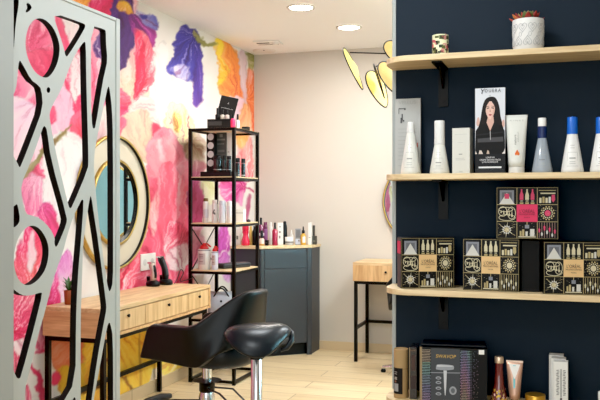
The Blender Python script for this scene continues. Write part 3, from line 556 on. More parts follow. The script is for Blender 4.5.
# ================================================================ SALON CHAIRS
VINYL = mat((24, 26, 27), .34, var=.05, scale=60, bump=.05, name='black vinyl'); VINYLB = mat((30, 37, 43), .3, var=.05, scale=60, bump=.05, name='blue black vinyl')
def smooth(s): s = max(0, min(1, s)); return s * s * (3 - 2 * s)
def salon_chair(label, loc, rz):
    t = thing('salon_chair', label, 'chair', loc, rz, 'black salon chairs')        # local +X = front
    HW = .232; nt_, nh = 49, 9; s = MB(); s.smooth = True; vs = []
    for j in range(nh):
        h = j / (nh - 1)
        for i in range(nt_):
            f = i / (nt_ - 1) * 2 - 1; af = abs(f); sg = 1 if f > 0 else -1
            if af > .45: x = -.06 + (af - .45) / .55 * .265; y = HW * sg; a = 1
            else: a = f / .45; an = a * PI / 2; ca = max(0, math.cos(an)) ** .7; sa = abs(math.sin(an)) ** .75; x = -.06 - .17 * ca; y = HW * sa * sg
            r = smooth((-.075 - x) / .14)
            zt = .685 + .17 * r; zb = .505 - .02 * smooth((.2 - x) / .3) + .10 * smooth((-.10 - x) / .14)
            if af > .9: zt -= .02 * ((af - .9) / .1) ** 2
            z = zb + (zt - zb) * h
            xx = x - .24 * r * max(0, z - .50) ** 1.0 * (1 if r > 0 else 0) + (.045 * (1 - h) - .02 * h) * smooth((af - .6) / .4)
            yy = y * (1 - .52 * r * h)
            yy *= .93 + .10 * h if r < .5 else 1
            vs.append((xx, yy, z))
    fs = [(j * nt_ + i, j * nt_ + i + 1, (j + 1) * nt_ + i + 1, (j + 1) * nt_ + i) for j in range(nh - 1) for i in range(nt_ - 1)]
    s.add(vs, fs, True)
    s.build('shell', VINYL, t, solid=.05, sub=1, bevel=.012)
    c = MB(); c.smooth = True
    pr = [(.0, .47), (.15, .47), (.185, .48), (.195, .51), (.185, .545), (.15, .56), (0, .565)]
    c.lathe(pr[1:-1], (.03, 0, 0), 32, 1.12, 1.0); c.build('seat', VINYL, t, sub=1)
    b2 = MB(); b2.smooth = True
    b2.lathe([(.08, .455), (.16, .462), (.205, .49), (.215, .53), (.205, .58), (.17, .62)], (-.075, 0, 0), 32, .98, .88); b2.build('seat_base', VINYLB, t, sub=1)
    MB().lathe([(.026, .20), (.026, .46)], n=20).build('column', CHROME, t)
    MB().lathe([(.036, .315), (.040, .320), (.040, .368), (.075, .374)], n=20).build('collar', BLACK, t)
    MB().lathe([(.042, .03), (.042, .29), (.036, .315)], n=24).build('pump', CHROME, t)
    for k in range(5):
        a = PI + k * 2 * PI / 5; ca, sa = math.cos(a), math.sin(a)
        l_ = MB(); l_.tube([(.035 * ca, .035 * sa, .07), (.16 * ca, .16 * sa, .055), (.30 * ca, .30 * sa, .034)], [.024, .020, .014], 10)
        g = l_.build('base_leg', CHROME, t)
        MB().lathe([(.018, 0), (.020, .012), (.012, .026)], (.295 * ca, .295 * sa, 0), n=12).build('glide', BLACK, g)
    p = MB(); p.tube([(-.03, .025, .335), (-.12, .06, .33), (-.23, .06, .25)], .005, 8); p.tube([(-.03, -.025, .335), (-.12, -.06, .33), (-.23, -.06, .25)], .005, 8)
    p.tube([(-.23, .066, .25), (-.23, -.066, .25)], .006, 8); p.build('pump_lever', mat((90, 90, 92), .3, .9), t)
    r_ = MB(); r_.tube([(.03, 0, .26), (.20, 0, .24), (.33, 0, .22)], .012, 10); r_.tube([(.34, -.13, .225), (.345, -.06, .228), (.345, .06, .228), (.34, .13, .225)], [.014, .024, .024, .014], 10); r_.build('footrest', BLACK, t)
    return t
chair = salon_chair('black tub salon chair turned to the long oak desk, beside the saddle stool', (-1.75, 3.79, 0), math.radians(90 + 79))
c2 = copy_tree(chair); c2.location = (-1.01, 5.97, 0); c2.rotation_euler.z = math.radians(97)

for ch in c2.children:
    if ch.name.startswith('base_leg'): ch.rotation_euler.z = math.radians(-28)
c2['label'] = 'black salon chair at the small back desk, mostly hidden by the navy wall'
# ================================================================ SADDLE STOOL
st = thing('saddle_stool', 'black saddle stool on a chrome column in front of the salon chair', 'stool', (-1.325, 3.40, 0), math.radians(18.2 + 14))
# sculpted seat: local x = length of the saddle (front = +x), y = width
SZ = .715; s = MB(); s.smooth = True; nu, nv_ = 40, 14; vs = []
def seat_pt(a, lv, top):
    ca, sa = math.cos(a), math.sin(a)
    rx = .165 if ca > 0 else .150
    w = .155 - .085 * max(0, ca) ** 1.2
    x = rx * lv * (abs(ca) ** .85) * (1 if ca > 0 else -1); y = w * lv * (abs(sa) ** .85) * (1 if sa > 0 else -1)
    xs = x / .14; yn = y / .15
    zt = SZ + .016 - .012 * max(0, -xs) ** 2 - .004 * max(0, xs) ** 2 - .085 * yn ** 2
    if top: z = zt + .012 * (1 - lv ** 6) - .018 * lv ** 8
    else: z = zt - .055 - .03 * (1 - lv ** 2) * 0 + .020 * lv ** 4 - .02 * max(0, -xs) * (1 - lv)
    return (x, y, z)
rings = [(k / nv_, True) for k in range(1, nv_ + 1)] + [(1 - k / nv_ * .0 - .03 * k, False) for k in range(0, 1)]
ringsb = [(l, False) for l in (.97, .85, .6, .3, .08)]
allr = [(k / nv_, True) for k in range(1, nv_ + 1)] + ringsb
for lv, tp in allr:
    for k in range(nu): vs.append(seat_pt(2 * PI * k / nu, lv, tp))
for i in range(len(allr) - 1):
    for k in range(nu): s.f.append([i * nu + k, i * nu + (k + 1) % nu, (i + 1) * nu + (k + 1) % nu, (i + 1) * nu + k]); s.m.append(0); s.sm.append(True)
s.v = vs; s.f.append(list(range(nu))[::-1]); s.m.append(0); s.sm.append(True); n0 = (len(allr) - 1) * nu; s.f.append(list(range(n0, n0 + nu))); s.m.append(0); s.sm.append(True)
SV = mat((26, 33, 40), .3, var=.05, scale=70, bump=.04, name='blue black leather')
seat = s.build('seat', SV, st, sub=1)
m = MB(); m.tube([(.028, y, SZ + .006 - .085 * (y / .15) ** 2) for y in [(-.118 + .236 * k / 16) for k in range(17)]], .0016, 6); m.build('seam', BLACK, seat)
m = MB(); m.smooth = True; m.tube([(.150, .02, SZ - .006), (.160, -.012, SZ - .020), (.156, -.034, SZ - .052), (.128, -.048, SZ - .082), (.10, -.05, SZ - .09)], [.010, .013, .014, .012, .008], 10); m.build('front_lip', SV, seat)
m = MB(); m.smooth = True; m.tube([(.03, 0, SZ - .055), (.0, 0, SZ - .062), (-.03, 0, SZ - .055)], .02, 10); m.build('seat_bracket', BLACK, st)
MB().lathe([(.017, .42), (.017, SZ - .05)], n=18).build('piston', CHROME, st)
MB().lathe([(.026, .07), (.026, SZ - .125), (.022, SZ - .12)], n=20).build('column', CHROME, st)
MB().lathe([(.030, SZ - .132), (.031, SZ - .12), (.028, SZ - .114)], n=20).build('collar', BLACK, st)
for k in range(5):
    a = .3 + k * 2 * PI / 5; ca, sa = math.cos(a), math.sin(a)
    g = MB().tube([(.02 * ca, .02 * sa, .09), (.13 * ca, .13 * sa, .075), (.23 * ca, .23 * sa, .055)], [.02, .016, .012], 10).build('base_leg', CHROME, st)
    MB().lathe([(.022, .0), (.025, .01), (.025, .035), (.02, .045)], (.23 * ca, .23 * sa, 0), n=14).build('caster', BLACK, g)
# ================================================================ PENDANT LAMP WITH WOVEN LEAVES
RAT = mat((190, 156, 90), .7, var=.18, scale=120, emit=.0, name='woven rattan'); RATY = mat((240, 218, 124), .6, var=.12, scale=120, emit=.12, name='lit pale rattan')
LYY = 4.9
hub = at(402, 54, LYY)
lp = thing('leaf_pendant_lamp', 'pendant lamp of yellow woven leaves with black rims, beside the navy wall', 'lamp', (hub.x, hub.y, 0))
def rl(p): return p - Vector((hub.x, hub.y, 0))
MB().lathe([(.05, H - .03), (.05, H - .001)], n=24).build('ceiling_rose', BLACKM, lp)
MB().tube([(0, 0, H - .02), (0, 0, hub.z)], .006, 8).build('stem', BLACKM, lp)
MB().lathe([(.01, -.03), (.028, -.015), (.03, .01), (.012, .03)], (0, 0, hub.z), n=16).build('hub', BLACKM, lp)
pm_ = LYY / FW.y / FPX
def leaf(u0, v0, u1, v1, wpx, dd, dy, m, wire=None):
    a = at(u0, v0, LYY + dy); b2 = at(u1, v1, LYY + dy); ctr = (a + b2) / 2; A_ = (b2 - a) / 2
    side = RT * (-A_.z) + Vector((0, 0, 1)) * (A_.x * RT.x + A_.y * RT.y); side.normalize()
    B2 = side * (wpx * LYY / FPX) + FW * dd
    n_ = 40; pts = []
    nn = A_.cross(B2).normalized()
    for k in range(n_):
        an = 2 * PI * k / n_; w = math.sin(an) * (1 - .28 * math.cos(an) * -1)
        pts.append(rl(ctr + A_ * math.cos(an) * -1 + B2 * w))
    c0 = rl(ctr) + nn * .03
    f = MB(); f.smooth = True
    mid = [p * .55 + (c0 - nn * .008) * .45 for p in pts]
    f.add(pts + mid + [c0], [(k, (k + 1) % n_, n_ + (k + 1) % n_, n_ + k) for k in range(n_)] + [(n_ + k, n_ + (k + 1) % n_, 2 * n_) for k in range(n_)], True)
    o = f.build('leaf_shade', m, lp)
    MB().tube(pts, .0042, 6, closed=True).build('rim', BLACK, o)
    if wire:
        w0 = rl(at(*wire, LYY + dy)); MB().tube([w0, (0, 0, hub.z)], .0045, 6).build('arm', BLACKM, lp)
leaf(344, 48, 362.5, 89.5, 5.0, .10, .12, RATY, (350, 52.5))
leaf(369.5, 71, 386, 107, 9.0, .05, .05, RATY)
leaf(373.5, 64, 384.5, 98, 1.8, .10, -.08, RATY, (376, 66.5))
leaf(381.5, 62, 398, 94, 8.5, .04, -.16, RAT)
leaf(388, 41, 399, 63, 8.5, .04, -.04, RAT)
# ================================================================ PRODUCT SHELVES ON THE NAVY WALL
SD = .20; YFR = YS - SD; XSL = xe - .012; XSR = 1.20
SH = [1.822, 1.3945, .977, .570]
rank = ['uppermost', 'second from the top', 'third from the top', 'lowest']
held = ['holding the potted succulent', 'holding the row of bottles', 'holding the black gift boxes', 'holding the hair dryer box']
for k, zt in enumerate(SH):
    t = thing('wall_shelf', 'pale oak wall shelf, %s, %s' % (rank[k], held[k]), 'shelf', (XSL, YS, 0), 0, 'oak shelves on the navy wall')
    R_ = .10; pl = [(XSR - XSL, -.0005), (.0, -.0005), (0, -SD + R_)]
    for j in range(9):
        a = PI + j / 8 * PI / 2; pl.append((R_ + R_ * math.cos(a), -SD + R_ + R_ * math.sin(a)))
    pl.append((XSR - XSL, -SD)); pl = pl[::-1]
    MB().prism(pl[::-1], zt - .021, zt).build('board', SHELFW, t, bevel=.002)
    for u, v in ((443.5, 100),):
        bx = at(u, v, YS).x - XSL
        for dx in (0, .92):
            m_ = MB(); m_.box(bx + dx - .018, bx + dx + .018, -.007, -.0005, zt - .168, zt - .022)
            m_.box(bx + dx - .018, bx + dx + .018, -.175, -.007, zt - .028, zt - .022)
            m_.add([(bx + dx + sx, yy, zz) for sx in (-.004, .004) for yy, zz in ((-.007, zt - .10), (-.007, zt - .028), (-.09, zt - .028))], [(0, 1, 2), (5, 4, 3), (0, 3, 4, 1), (1, 4, 5, 2), (2, 5, 3, 0)], False)
            for zz in (zt - .06, zt - .145): m_.lathe([(.005, 0), (.005, .003)], n=8, M=Matrix.Translation((bx + dx, -.007, zz)) @ Matrix.Rotation(PI / 2, 4, 'X'))
            m_.build('bracket', mat((9, 10, 12), .5, var=.04, name='black bracket'), t)
# ---------------------------------------------------------------- generic builders
def fit(u0, u1, vt, Y, zb):
    a = at(u0, vt, Y); b2 = at(u1, vt, Y); c = (a + b2) / 2
    w = (b2 - a).dot(RT)                                     # width across the line of sight
    return c.x, w, c.z - zb
def bottle(name, label, cat, u0, u1, vt, Y, zb, segs, group=None, n=20, sy=1.0, rz=0):
    x, w, h = fit(u0, u1, vt, Y, zb); t = thing(name, label, cat, (x, Y, zb), rz, group)
    for pn, m, prof in segs:
        MB().lathe([(r * w / 2, z * h) for r, z in prof], n=n, sy=sy).build(pn, m, t)
    return t, w, h
def carton(name, label, cat, u0, u1, vt, Y, zb, dep, m, rz=0, prints=(), group=None, bevel=.0012):
    """Y = front face plane; the box runs back by dep"""
    x, w, h = fit(u0, u1, vt, Y, zb); w *= 1.0 / max(.6, math.cos(rz - YAW)) if False else 1.0
    t = thing(name, label, cat, (x, Y, zb), rz, group)
    MB().box(-w / 2, w / 2, 0, dep, 0, h).build('carton', m, t, bevel=bevel)
    if 0 < len(prints) <= 4:
        for i, (pm, a, b2, c, d) in enumerate(prints):
            e = .0003 + .0002 * (i + 1); MB().add([(-w / 2 + a * w, -e, c * h), (-w / 2 + b2 * w, -e, c * h), (-w / 2 + b2 * w, -e, d * h), (-w / 2 + a * w, -e, d * h)], [(0, 1, 2, 3)]).build('printed_patch', pm, t)
    elif prints:
        p = MB()
        prints = [(m, .01, .99, .005, .995)] + list(prints)
        for i, (pm, a, b2, c, d) in enumerate(prints):
            p.use(pm); e = .0003 + .0002 * (i + 1); p.add([(-w / 2 + a * w, -e, c * h), (-w / 2 + b2 * w, -e, c * h), (-w / 2 + b2 * w, -e, d * h), (-w / 2 + a * w, -e, d * h)], [(0, 1, 2, 3)])
        p.build('printed_front', None, t)
    return t, w, h
def cpatch(mb, r, a0, a1, z0, z1, n=6, cx=0, cy=0):
    vs = []
    for k in range(n + 1):
        a = a0 + (a1 - a0) * k / n
        for z in (z0, z1): vs.append((cx + r * math.cos(a), cy + r * math.sin(a), z))
    mb.add(vs, [(2 * k, 2 * k + 2, 2 * k + 3, 2 * k + 1) for k in range(n)], True)
def lines_on_cone(mb, rf, z0s, a0, a1, th):   # small printed lines; rf(z) = radius
    for z in z0s:
        vs = []; n = 6
        for k in range(n + 1):
            a = a0 + (a1 - a0) * k / n
            for zz in (z, z + th): vs.append((rf(zz) * 1.004 * math.cos(a), rf(zz) * 1.004 * math.sin(a), zz))
        mb.add(vs, [(2 * k, 2 * k + 2, 2 * k + 3, 2 * k + 1) for k in range(n)], True)
# ---------------------------------------------------------------- top shelf
Yc = 2.97
t, w, h = bottle('candle_glass', 'small candle glass with a pink and green floral print on the top shelf', 'candle', 431.7, 449, 35.5, Yc, SH[0],
                 [('glass', mat((232, 232, 190), .3, coat=.4), [(.92, 0), (.97, .03), (1, .3), (1, 1), (.93, 1), (.93, .88)])], n=28)
MB().lathe([(.92 * w / 2, .86 * h), (.92 * w / 2, .88 * h)], n=28).build('wax', mat((240, 232, 205), .5), t)
p = MB(); rnd = random.Random(3)
for k in range(46):
    p.use([mat((40, 52, 34), .5, var=0), mat((196, 92, 100), .5, var=0), mat((90, 96, 50), .5, var=0), mat((214, 150, 140), .5, var=0), mat((30, 30, 26), .5, var=0)][rnd.randrange(5)])
    a = -PI / 2 - 1.3 + rnd.random() * 2.4; z = (.06 + rnd.random() * .8) * h; cpatch(p, w / 2 * (1.004 + .001 * k / 46), a, a + .15 + rnd.random() * .4, z, z + h * (.05 + rnd.random() * .14), 3)
p.build('floral_print', None, t)
pot_m = mat((226, 226, 224), .6, var=.03, scale=90, name='white ceramic')
t, w, h = bottle('succulent_pot', 'white embossed ceramic pot with a red and green succulent on the top shelf', 'potted plant', 511.5, 545, 20.5, 2.975, SH[0],
                 [('pot', pot_m, [(.86, 0), (.93, .05), (.97, .3), (1, .7), (1, .97), (.985, 1), (.93, 1), (.91, .9)])], n=40)
p = MB(); rr = w / 2
def cyl_line(pts, r=.0009):
    p.tube([((rr * (.955 + .05 * min(1, z / h)) + .0008) * math.cos(a), (rr * (.955 + .05 * min(1, z / h)) + .0008) * math.sin(a), z) for a, z in pts], r, 5)
for row, zc in enumerate((.30, .72)):
    for k in range(10):
        ac = -PI / 2 + (k - 5 + .5 * (row % 2)) * 2 * PI / 10; sg = 1 if row else -1
        hp = []
        for q_ in range(21):
            tt = q_ / 20 * 2 * PI; hx = 16 * math.sin(tt) ** 3; hy = 13 * math.cos(tt) - 5 * math.cos(2 * tt) - 2 * math.cos(3 * tt) - math.cos(4 * tt)
            hp.append((ac + hx * .0165, zc * h + sg * hy * .0098 * h))
        cyl_line(hp); cyl_line([(a * .45 + ac * .55, z * .45 + zc * h * .55) for a, z in hp], .0007)
for k in range(10):
    ac = -PI / 2 + (k - 5 + .0) * 2 * PI / 10 + .157
    cyl_line([(ac + .09 * math.cos(q_), .51 * h + .07 * h * math.sin(q_)) for q_ in [j * PI / 5 for j in range(11)]], .0007)
p.build('relief_pattern', mat((176, 178, 180), .6, var=0), t)
MB().lathe([(.91 * rr, .9 * h), (.9 * rr, .92 * h)], n=24).build('soil', mat((60, 46, 36), .9, var=.3, scale=200), t)
pl = MB(); rnd = random.Random(11)
lm = [mat((150, 44, 40), .5), mat((196, 110, 60), .5), mat((96, 110, 60), .5), mat((170, 70, 56), .5), mat((128, 120, 80), .5), mat((176, 160, 90), .5)]
for k in range(44):
    a = rnd.random() * 2 * PI; tilt = .15 + 1.2 * (k / 44); ln = .024 + .022 * (k / 44) ** .8; wd_ = .0125
    br_ = (rr * .55 * (k / 44) * math.cos(a), rr * .55 * (k / 44) * math.sin(a)); d = Vector((math.cos(a) * math.sin(tilt), math.sin(a) * math.sin(tilt), math.cos(tilt))); sd_ = Vector((-math.sin(a), math.cos(a), 0)); up = sd_.cross(d) * -1
    b0 = Vector((br_[0], br_[1], .92 * h)); pl.use(lm[rnd.randrange(6)])
    vs = []
    for s_, ww in ((0, .5), (.3, .95), (.6, 1), (.85, .55), (1, .05)):
        c0 = b0 + d * ln * s_ + Vector((0, 0, .010 * s_ * s_))
        for j in range(6): an = j * PI / 3; vs.append(c0 + sd_ * (wd_ * ww * math.cos(an)) + up * (wd_ * .42 * ww * math.sin(an)))
    pl.add(vs, [(i * 6 + j, i * 6 + (j + 1) % 6, (i + 1) * 6 + (j + 1) % 6, (i + 1) * 6 + j) for i in range(4) for j in range(6)] + [(24, 25, 26, 27, 28, 29)], True)
pl.build('succulent', None, t)
# ---------------------------------------------------------------- second shelf : bottles and cartons
Z2 = SH[1]; PEARL = mat((222, 222, 214), .35, coat=.3, var=.02, name='pearl plastic'); INK = mat((120, 122, 122), .6, var=0); INK2 = mat((168, 170, 168), .6, var=0)
t, w, h = carton('info_leaflet', 'grey printed leaflet card standing at the left end of the bottle shelf', 'leaflet', 394.5, 421.3, 98.5, 3.035, Z2, .010, mat((182, 184, 182), .6, var=.02), 0,
   [(INK2, .12, .85, .60, .607), (INK2, .12, .85, .55, .557), (INK2, .12, .8, .50, .507), (INK2, .12, .85, .45, .457), (INK2, .12, .5, .40, .407), (INK2, .12, .5, .35, .357), (INK2, .12, .5, .30, .307), (INK2, .12, .6, .25, .257), (INK2, .12, .5, .20, .207), (INK2, .12, .5, .12, .127),
    (DKT, .14, .40, .865, .875), (DKT, .14, .165, .80, .865), (DKT, .36, .42, .85, .875), (DKT, .26, .31, .72, .80), (DKT, .22, .27, .68, .75), (DKT, .30, .37, .70, .72), (mat((180, 80, 60), .5, var=0), .86, .9, .36, .42)])
text_mesh('VELLUS', .018, INK2, t, facing(-.002, -.0012, h * .945), wfit=w * .68)
def conic(label, u0, u1, cu0, cu1, vt, vneck, Y, body_m, cap_m, cap_prof, group, extra=None, lab=True):
    x, w, h = fit(u0, u1, vt, Y, Z2); t = thing('shampoo_bottle', label, 'bottle', (x, Y, Z2), -PI / 2, group)
    _, cw, _ = fit(cu0, cu1, vt, Y, Z2); zn = at(cu0, vneck, Y).z - Z2; R0, R1 = w / 2, cw / 2
    MB().lathe([(R0 * .93, 0), (R0, .004), (R0 * .985, .012), (R1 * .96, zn), (R1 * .8, zn + .001)], n=28, smooth=True).build('body', body_m, t)
    for nm, m, prof in cap_prof(R1, zn, h): MB().lathe(prof, n=24).build(nm, m, t)
    rf = lambda z: R0 * .985 + (R1 * .96 - R0 * .985) * max(0, (z - .012)) / (zn - .012)
    if lab:
        p = MB().use(INK2); lines_on_cone(p, rf, [zn * .16, zn * .52], -.55, .55, .0012)
        for a in (-.55, .53): cpatch(p, rf(zn * .34) * 1.02, a, a + .02, zn * .16, zn * .52, 1)
        p.use(INK); lines_on_cone(p, rf, [zn * .36], -.34, .34, .003); p.use(INK2); lines_on_cone(p, rf, [zn * .27, zn * .22, zn * .63, zn * .70], -.3, .3, .0016); p.build('printed_label', None, t)
    return t
GW = 'cone shaped hair care bottles on the second shelf'
conic('all white cone shaped bottle with slim tall cap in front of the grey leaflet', 400.2, 421.4, 406.4, 415.2, 122, 133, 2.96, PEARL, PEARL,
      lambda r, zn, h: [('cap', mat((226, 228, 226), .4, var=.02), [(r * .97, zn + .0005), (r * .93, zn + .4 * (h - zn)), (r * .86, zn + .62 * (h - zn)), (r * .86, zn + .9 * (h - zn)), (r * .66, h)])], GW)
conic('all white cone shaped bottle with broad square cap, between grey leaflet and plain white carton', 429.2, 450.0, 435.2, 446.6, 120.8, 144.5, 2.95, PEARL, PEARL,
      lambda r, zn, h: [('cap', mat((228, 230, 228), .4, var=.02), [(r * .99, zn + .0005), (r * .96, zn + .3 * (h - zn)), (r * .95, h - .003), (r * .88, h)])], GW)
t, w, h = carton('product_carton', 'plain white upright carton beside the printed portrait carton', 'box', 451.5, 470.5, 128, 2.94, Z2, .055, mat((216, 216, 208), .5, var=.02), -.12,
   [(INK2, .2, .75, .30, .308), (INK2, .2, .7, .335, .342), (INK, .38, .58, .42, .435), (INK2, .15, .85, .86, .864), (INK2, .3, .62, .68, .684), (INK2, .4, .6, .05, .058)])
# portrait carton
t, w, h = carton('portrait_carton', 'tall carton printed with a long haired woman in black, second shelf', 'box', 474.4, 506, 88, 2.935, Z2, .035, mat((38, 40, 44), .4, var=.02), 0)
def art(t, name, polys, k, ox, oz, y0=-.0006, step=.00008):
    """polys in millimetre-like drawing units (x right, y down)"""
    p = MB()
    for i, (m, pts) in enumerate(polys): p.use(m); p.poly([(ox + x * k, y0 - step * i, oz - y * k) for x, y in pts][::-1])
    return p.build(name, None, t)
kx = w / 121.; M0 = lambda r, g, b2: mat((r, g, b2), .55, var=0)
SKN = M0(212, 170, 156)
polys = [(M0(216, 220, 228), [(0, 0), (121, 0), (121, 336), (0, 336)]),
 (M0(30, 24, 24), chaikin([(58, 36), (42, 44), (33, 62), (26, 96), (22, 130), (10, 168), (16, 200), (116, 200), (114, 160), (102, 120), (100, 90), (94, 62), (84, 42), (74, 36)], 2)),
 (M0(20, 20, 22), [(2, 176), (14, 158), (36, 146), (58, 172), (86, 146), (106, 156), (119, 178), (121, 272), (0, 272)]),
 (SKN, [(52, 118), (74, 118), (76, 142), (61, 178), (46, 142)]),
 (M0(228, 190, 176), chaikin([(62, 54), (50, 58), (43, 74), (42, 94), (48, 116), (62, 134), (74, 116), (80, 94), (80, 74), (74, 58)], 2)),
 (M0(214, 168, 152), chaikin([(80, 74), (80, 94), (74, 116), (62, 134), (70, 112), (73, 92), (72, 66)], 2)), (M0(60, 40, 38), [(47, 82), (57, 80), (57, 84), (48, 86)]), (M0(60, 40, 38), [(66, 80), (76, 82), (75, 86), (66, 84)]),
 (M0(90, 60, 52), [(46, 76), (57, 74), (57, 76), (46, 78)]), (M0(90, 60, 52), [(66, 74), (77, 76), (77, 78), (66, 76)]),
 (M0(190, 136, 120), [(60, 86), (64, 98), (58, 98)]), (M0(176, 70, 76), chaikin([(53, 110), (61, 107), (70, 110), (61, 116)], 1)),
 (M0(36, 28, 27), chaikin([(62, 36), (48, 44), (38, 66), (34, 110), (26, 150), (40, 152), (42, 110), (44, 76), (60, 52)], 1)), (M0(36, 28, 27), chaikin([(62, 36), (80, 44), (92, 72), (98, 120), (106, 160), (90, 150), (84, 110), (80, 76), (64, 52)], 1)),
 (M0(214, 176, 164), chaikin([(4, 150), (8, 122), (16, 118), (20, 140), (12, 160)], 1)), (M0(214, 176, 164), chaikin([(108, 150), (110, 132), (118, 134), (120, 156), (114, 166)], 1)),
 (M0(62, 62, 66), [(10, 208), (112, 202), (114, 222), (10, 224)]), (M0(40, 40, 44), [(6, 190), (116, 180), (116, 186), (6, 196)]),
 (M0(196, 196, 200), [(60, 178), (62, 178), (63, 214), (61, 214)]),
 (M0(220, 210, 204), [(0, 272), (2, 258), (8, 272)]), (M0(210, 196, 188), [(14, 272), (18, 256), (26, 258), (32, 272)]), (M0(196, 176, 160), [(46, 272), (50, 256), (56, 260), (58, 272)]), (M0(225, 220, 216), [(108, 272), (116, 262), (121, 248), (121, 272)]),
 (M0(30, 32, 37), [(0, 272), (121, 272), (121, 336), (0, 336)]), (M0(226, 228, 232), [(14, 324), (106, 324), (106, 331), (14, 331)])]
art(t, 'printed_front', polys, kx, -w / 2, h)
text_mesh('Y', .026, M0(40, 42, 46), t, facing(-w / 2 + 27 * kx, -.0035, h - 14 * kx), shear=.25)
text_mesh('OUERA', .017, M0(40, 42, 46), t, facing(-w / 2 + 71 * kx, -.0035, h - 12 * kx), wfit=64 * kx, spacing=1.4)
text_mesh('hair', .006, INK, t, facing(0, -.0035, h - 31 * kx))
for zz, tx, ww in ((287, 'LEAVE IN', 34), (297, 'CREME REPARATRICE', 84), (306, 'ULTRA NOURRISSANTE', 64)): text_mesh(tx, .008, M0(235, 236, 240), t, facing(0, -.0035, h - zz * kx), wfit=ww * kx)
# white tube
x, w, h = fit(504.5, 528.5, 115, 2.95, Z2)
t = thing('cosmetic_tube', 'white squeeze tube with an orange drop, standing on its cap', 'tube', (x, 2.95, Z2), .12)
def tube_body(m_, w0, w1, z0, z1, d0, n=20, k=8):
    vs = []
    for i in range(k + 1):
        f = i / k; z = z0 + (z1 - z0) * f; rx = (w0 + (w1 - w0) * f) / 2; ry = d0 * (1 - f) ** .8 + .0012
        for j in range(n): a = 2 * PI * j / n; vs.append((rx * math.copysign(abs(math.cos(a)) ** (1 - .5 * f), math.cos(a)), ry * math.sin(a), z))
    m_.add(vs, [(i * n + j, i * n + (j + 1) % n, (i + 1) * n + (j + 1) % n, (i + 1) * n + j) for i in range(k) for j in range(n)] + [tuple(range(n))[::-1], tuple(range(k * n, k * n + n))], True); return m_
tube_body(MB(), w * .70, w * .98, .022, h, w * .33).build('tube', mat((226, 228, 222), .4, var=.02), t)
MB().lathe([(w * .34, 0), (w * .35, .002), (w * .35, .0215)], n=24).build('cap', mat((232, 232, 228), .4, var=.02), t)
p = MB(); f_ = lambda v: -(w * .33 * (1 - (v * h - .022) / (h - .022)) ** .8 + .0012) - .0012
o_ = MB().use(M0(226, 112, 40)); z0 = .34 * h
o_.poly([(q[0] * .0085 + .001, f_(.38) - .0004, z0 + q[1] * .0085) for q in chaikin([(-1, -.2), (-.7, -.9), (.1, -1.1), (.9, -.8), (1, -.1), (.5, .6), (0, 1.6), (-.5, .6)], 2)])
o_.use(M0(60, 130, 90)).poly([(-.007, f_(.47) + .001, z0 + .014), (-.004, f_(.47) + .001, z0 + .014), (-.004, f_(.47) + .001, z0 + .022), (-.007, f_(.47) + .001, z0 + .022)]); o_.build('drop_emblem', None, t)
text_mesh('nature', .011, INK, t, Matrix.Translation((-.0055, f_(.5) - .0005, h * .57)) @ Matrix.Rotation(PI / 2, 4, 'X') @ Matrix.Rotation(PI / 2, 4, 'Z'), wfit=.035)
text_mesh('solution', .008, INK2, t, Matrix.Translation((.004, f_(.55) - .001, h * .62)) @ Matrix.Rotation(PI / 2, 4, 'X') @ Matrix.Rotation(PI / 2, 4, 'Z'), wfit=.035)
text_mesh('K I N E S', .007, INK2, t, facing(0, f_(.9) - .002, h * .90), wfit=w * .6)
GLS = mat((158, 168, 178), .18, var=.04, coat=.5, name='grey translucent plastic'); NV = mat((24, 44, 96), .35, var=.03); BLU = mat((28, 104, 206), .35, var=.03)
conic('cone shaped grey translucent bottle with navy neck and white cap', 531.2, 553.2, 537.2, 547.0, 118, 138.5, 2.95, GLS, None,
      lambda r, zn, h: [('neck', NV, [(r * .97, zn + .0005), (r * .99, zn + .4 * (h - zn)), (r * .95, zn + .58 * (h - zn))]), ('cap', WHITE, [(r * .92, zn + .585 * (h - zn)), (r * .9, h - .002), (r * .8, h)])], GW)
bluecap = lambda r, zn, h: [('cap', BLU, [(r * .99, zn + .0005), (r * .95, h - .002), (r * .86, h)]), ('cap_tip', BLU, [(r * .12, h), (r * .10, h + .003)])]
conic('white cone shaped bottle with bright blue cap, fully in view', 560.4, 584.4, 566.4, 578.0, 117.2, 134.5, 2.95, WHITE, None, bluecap, GW)
conic('white cone shaped bottle with bright blue cap, cut by the right picture edge', 589.2, 613.2, 595.4, 607.0, 117.2, 134, 2.95, WHITE, None, bluecap, GW)
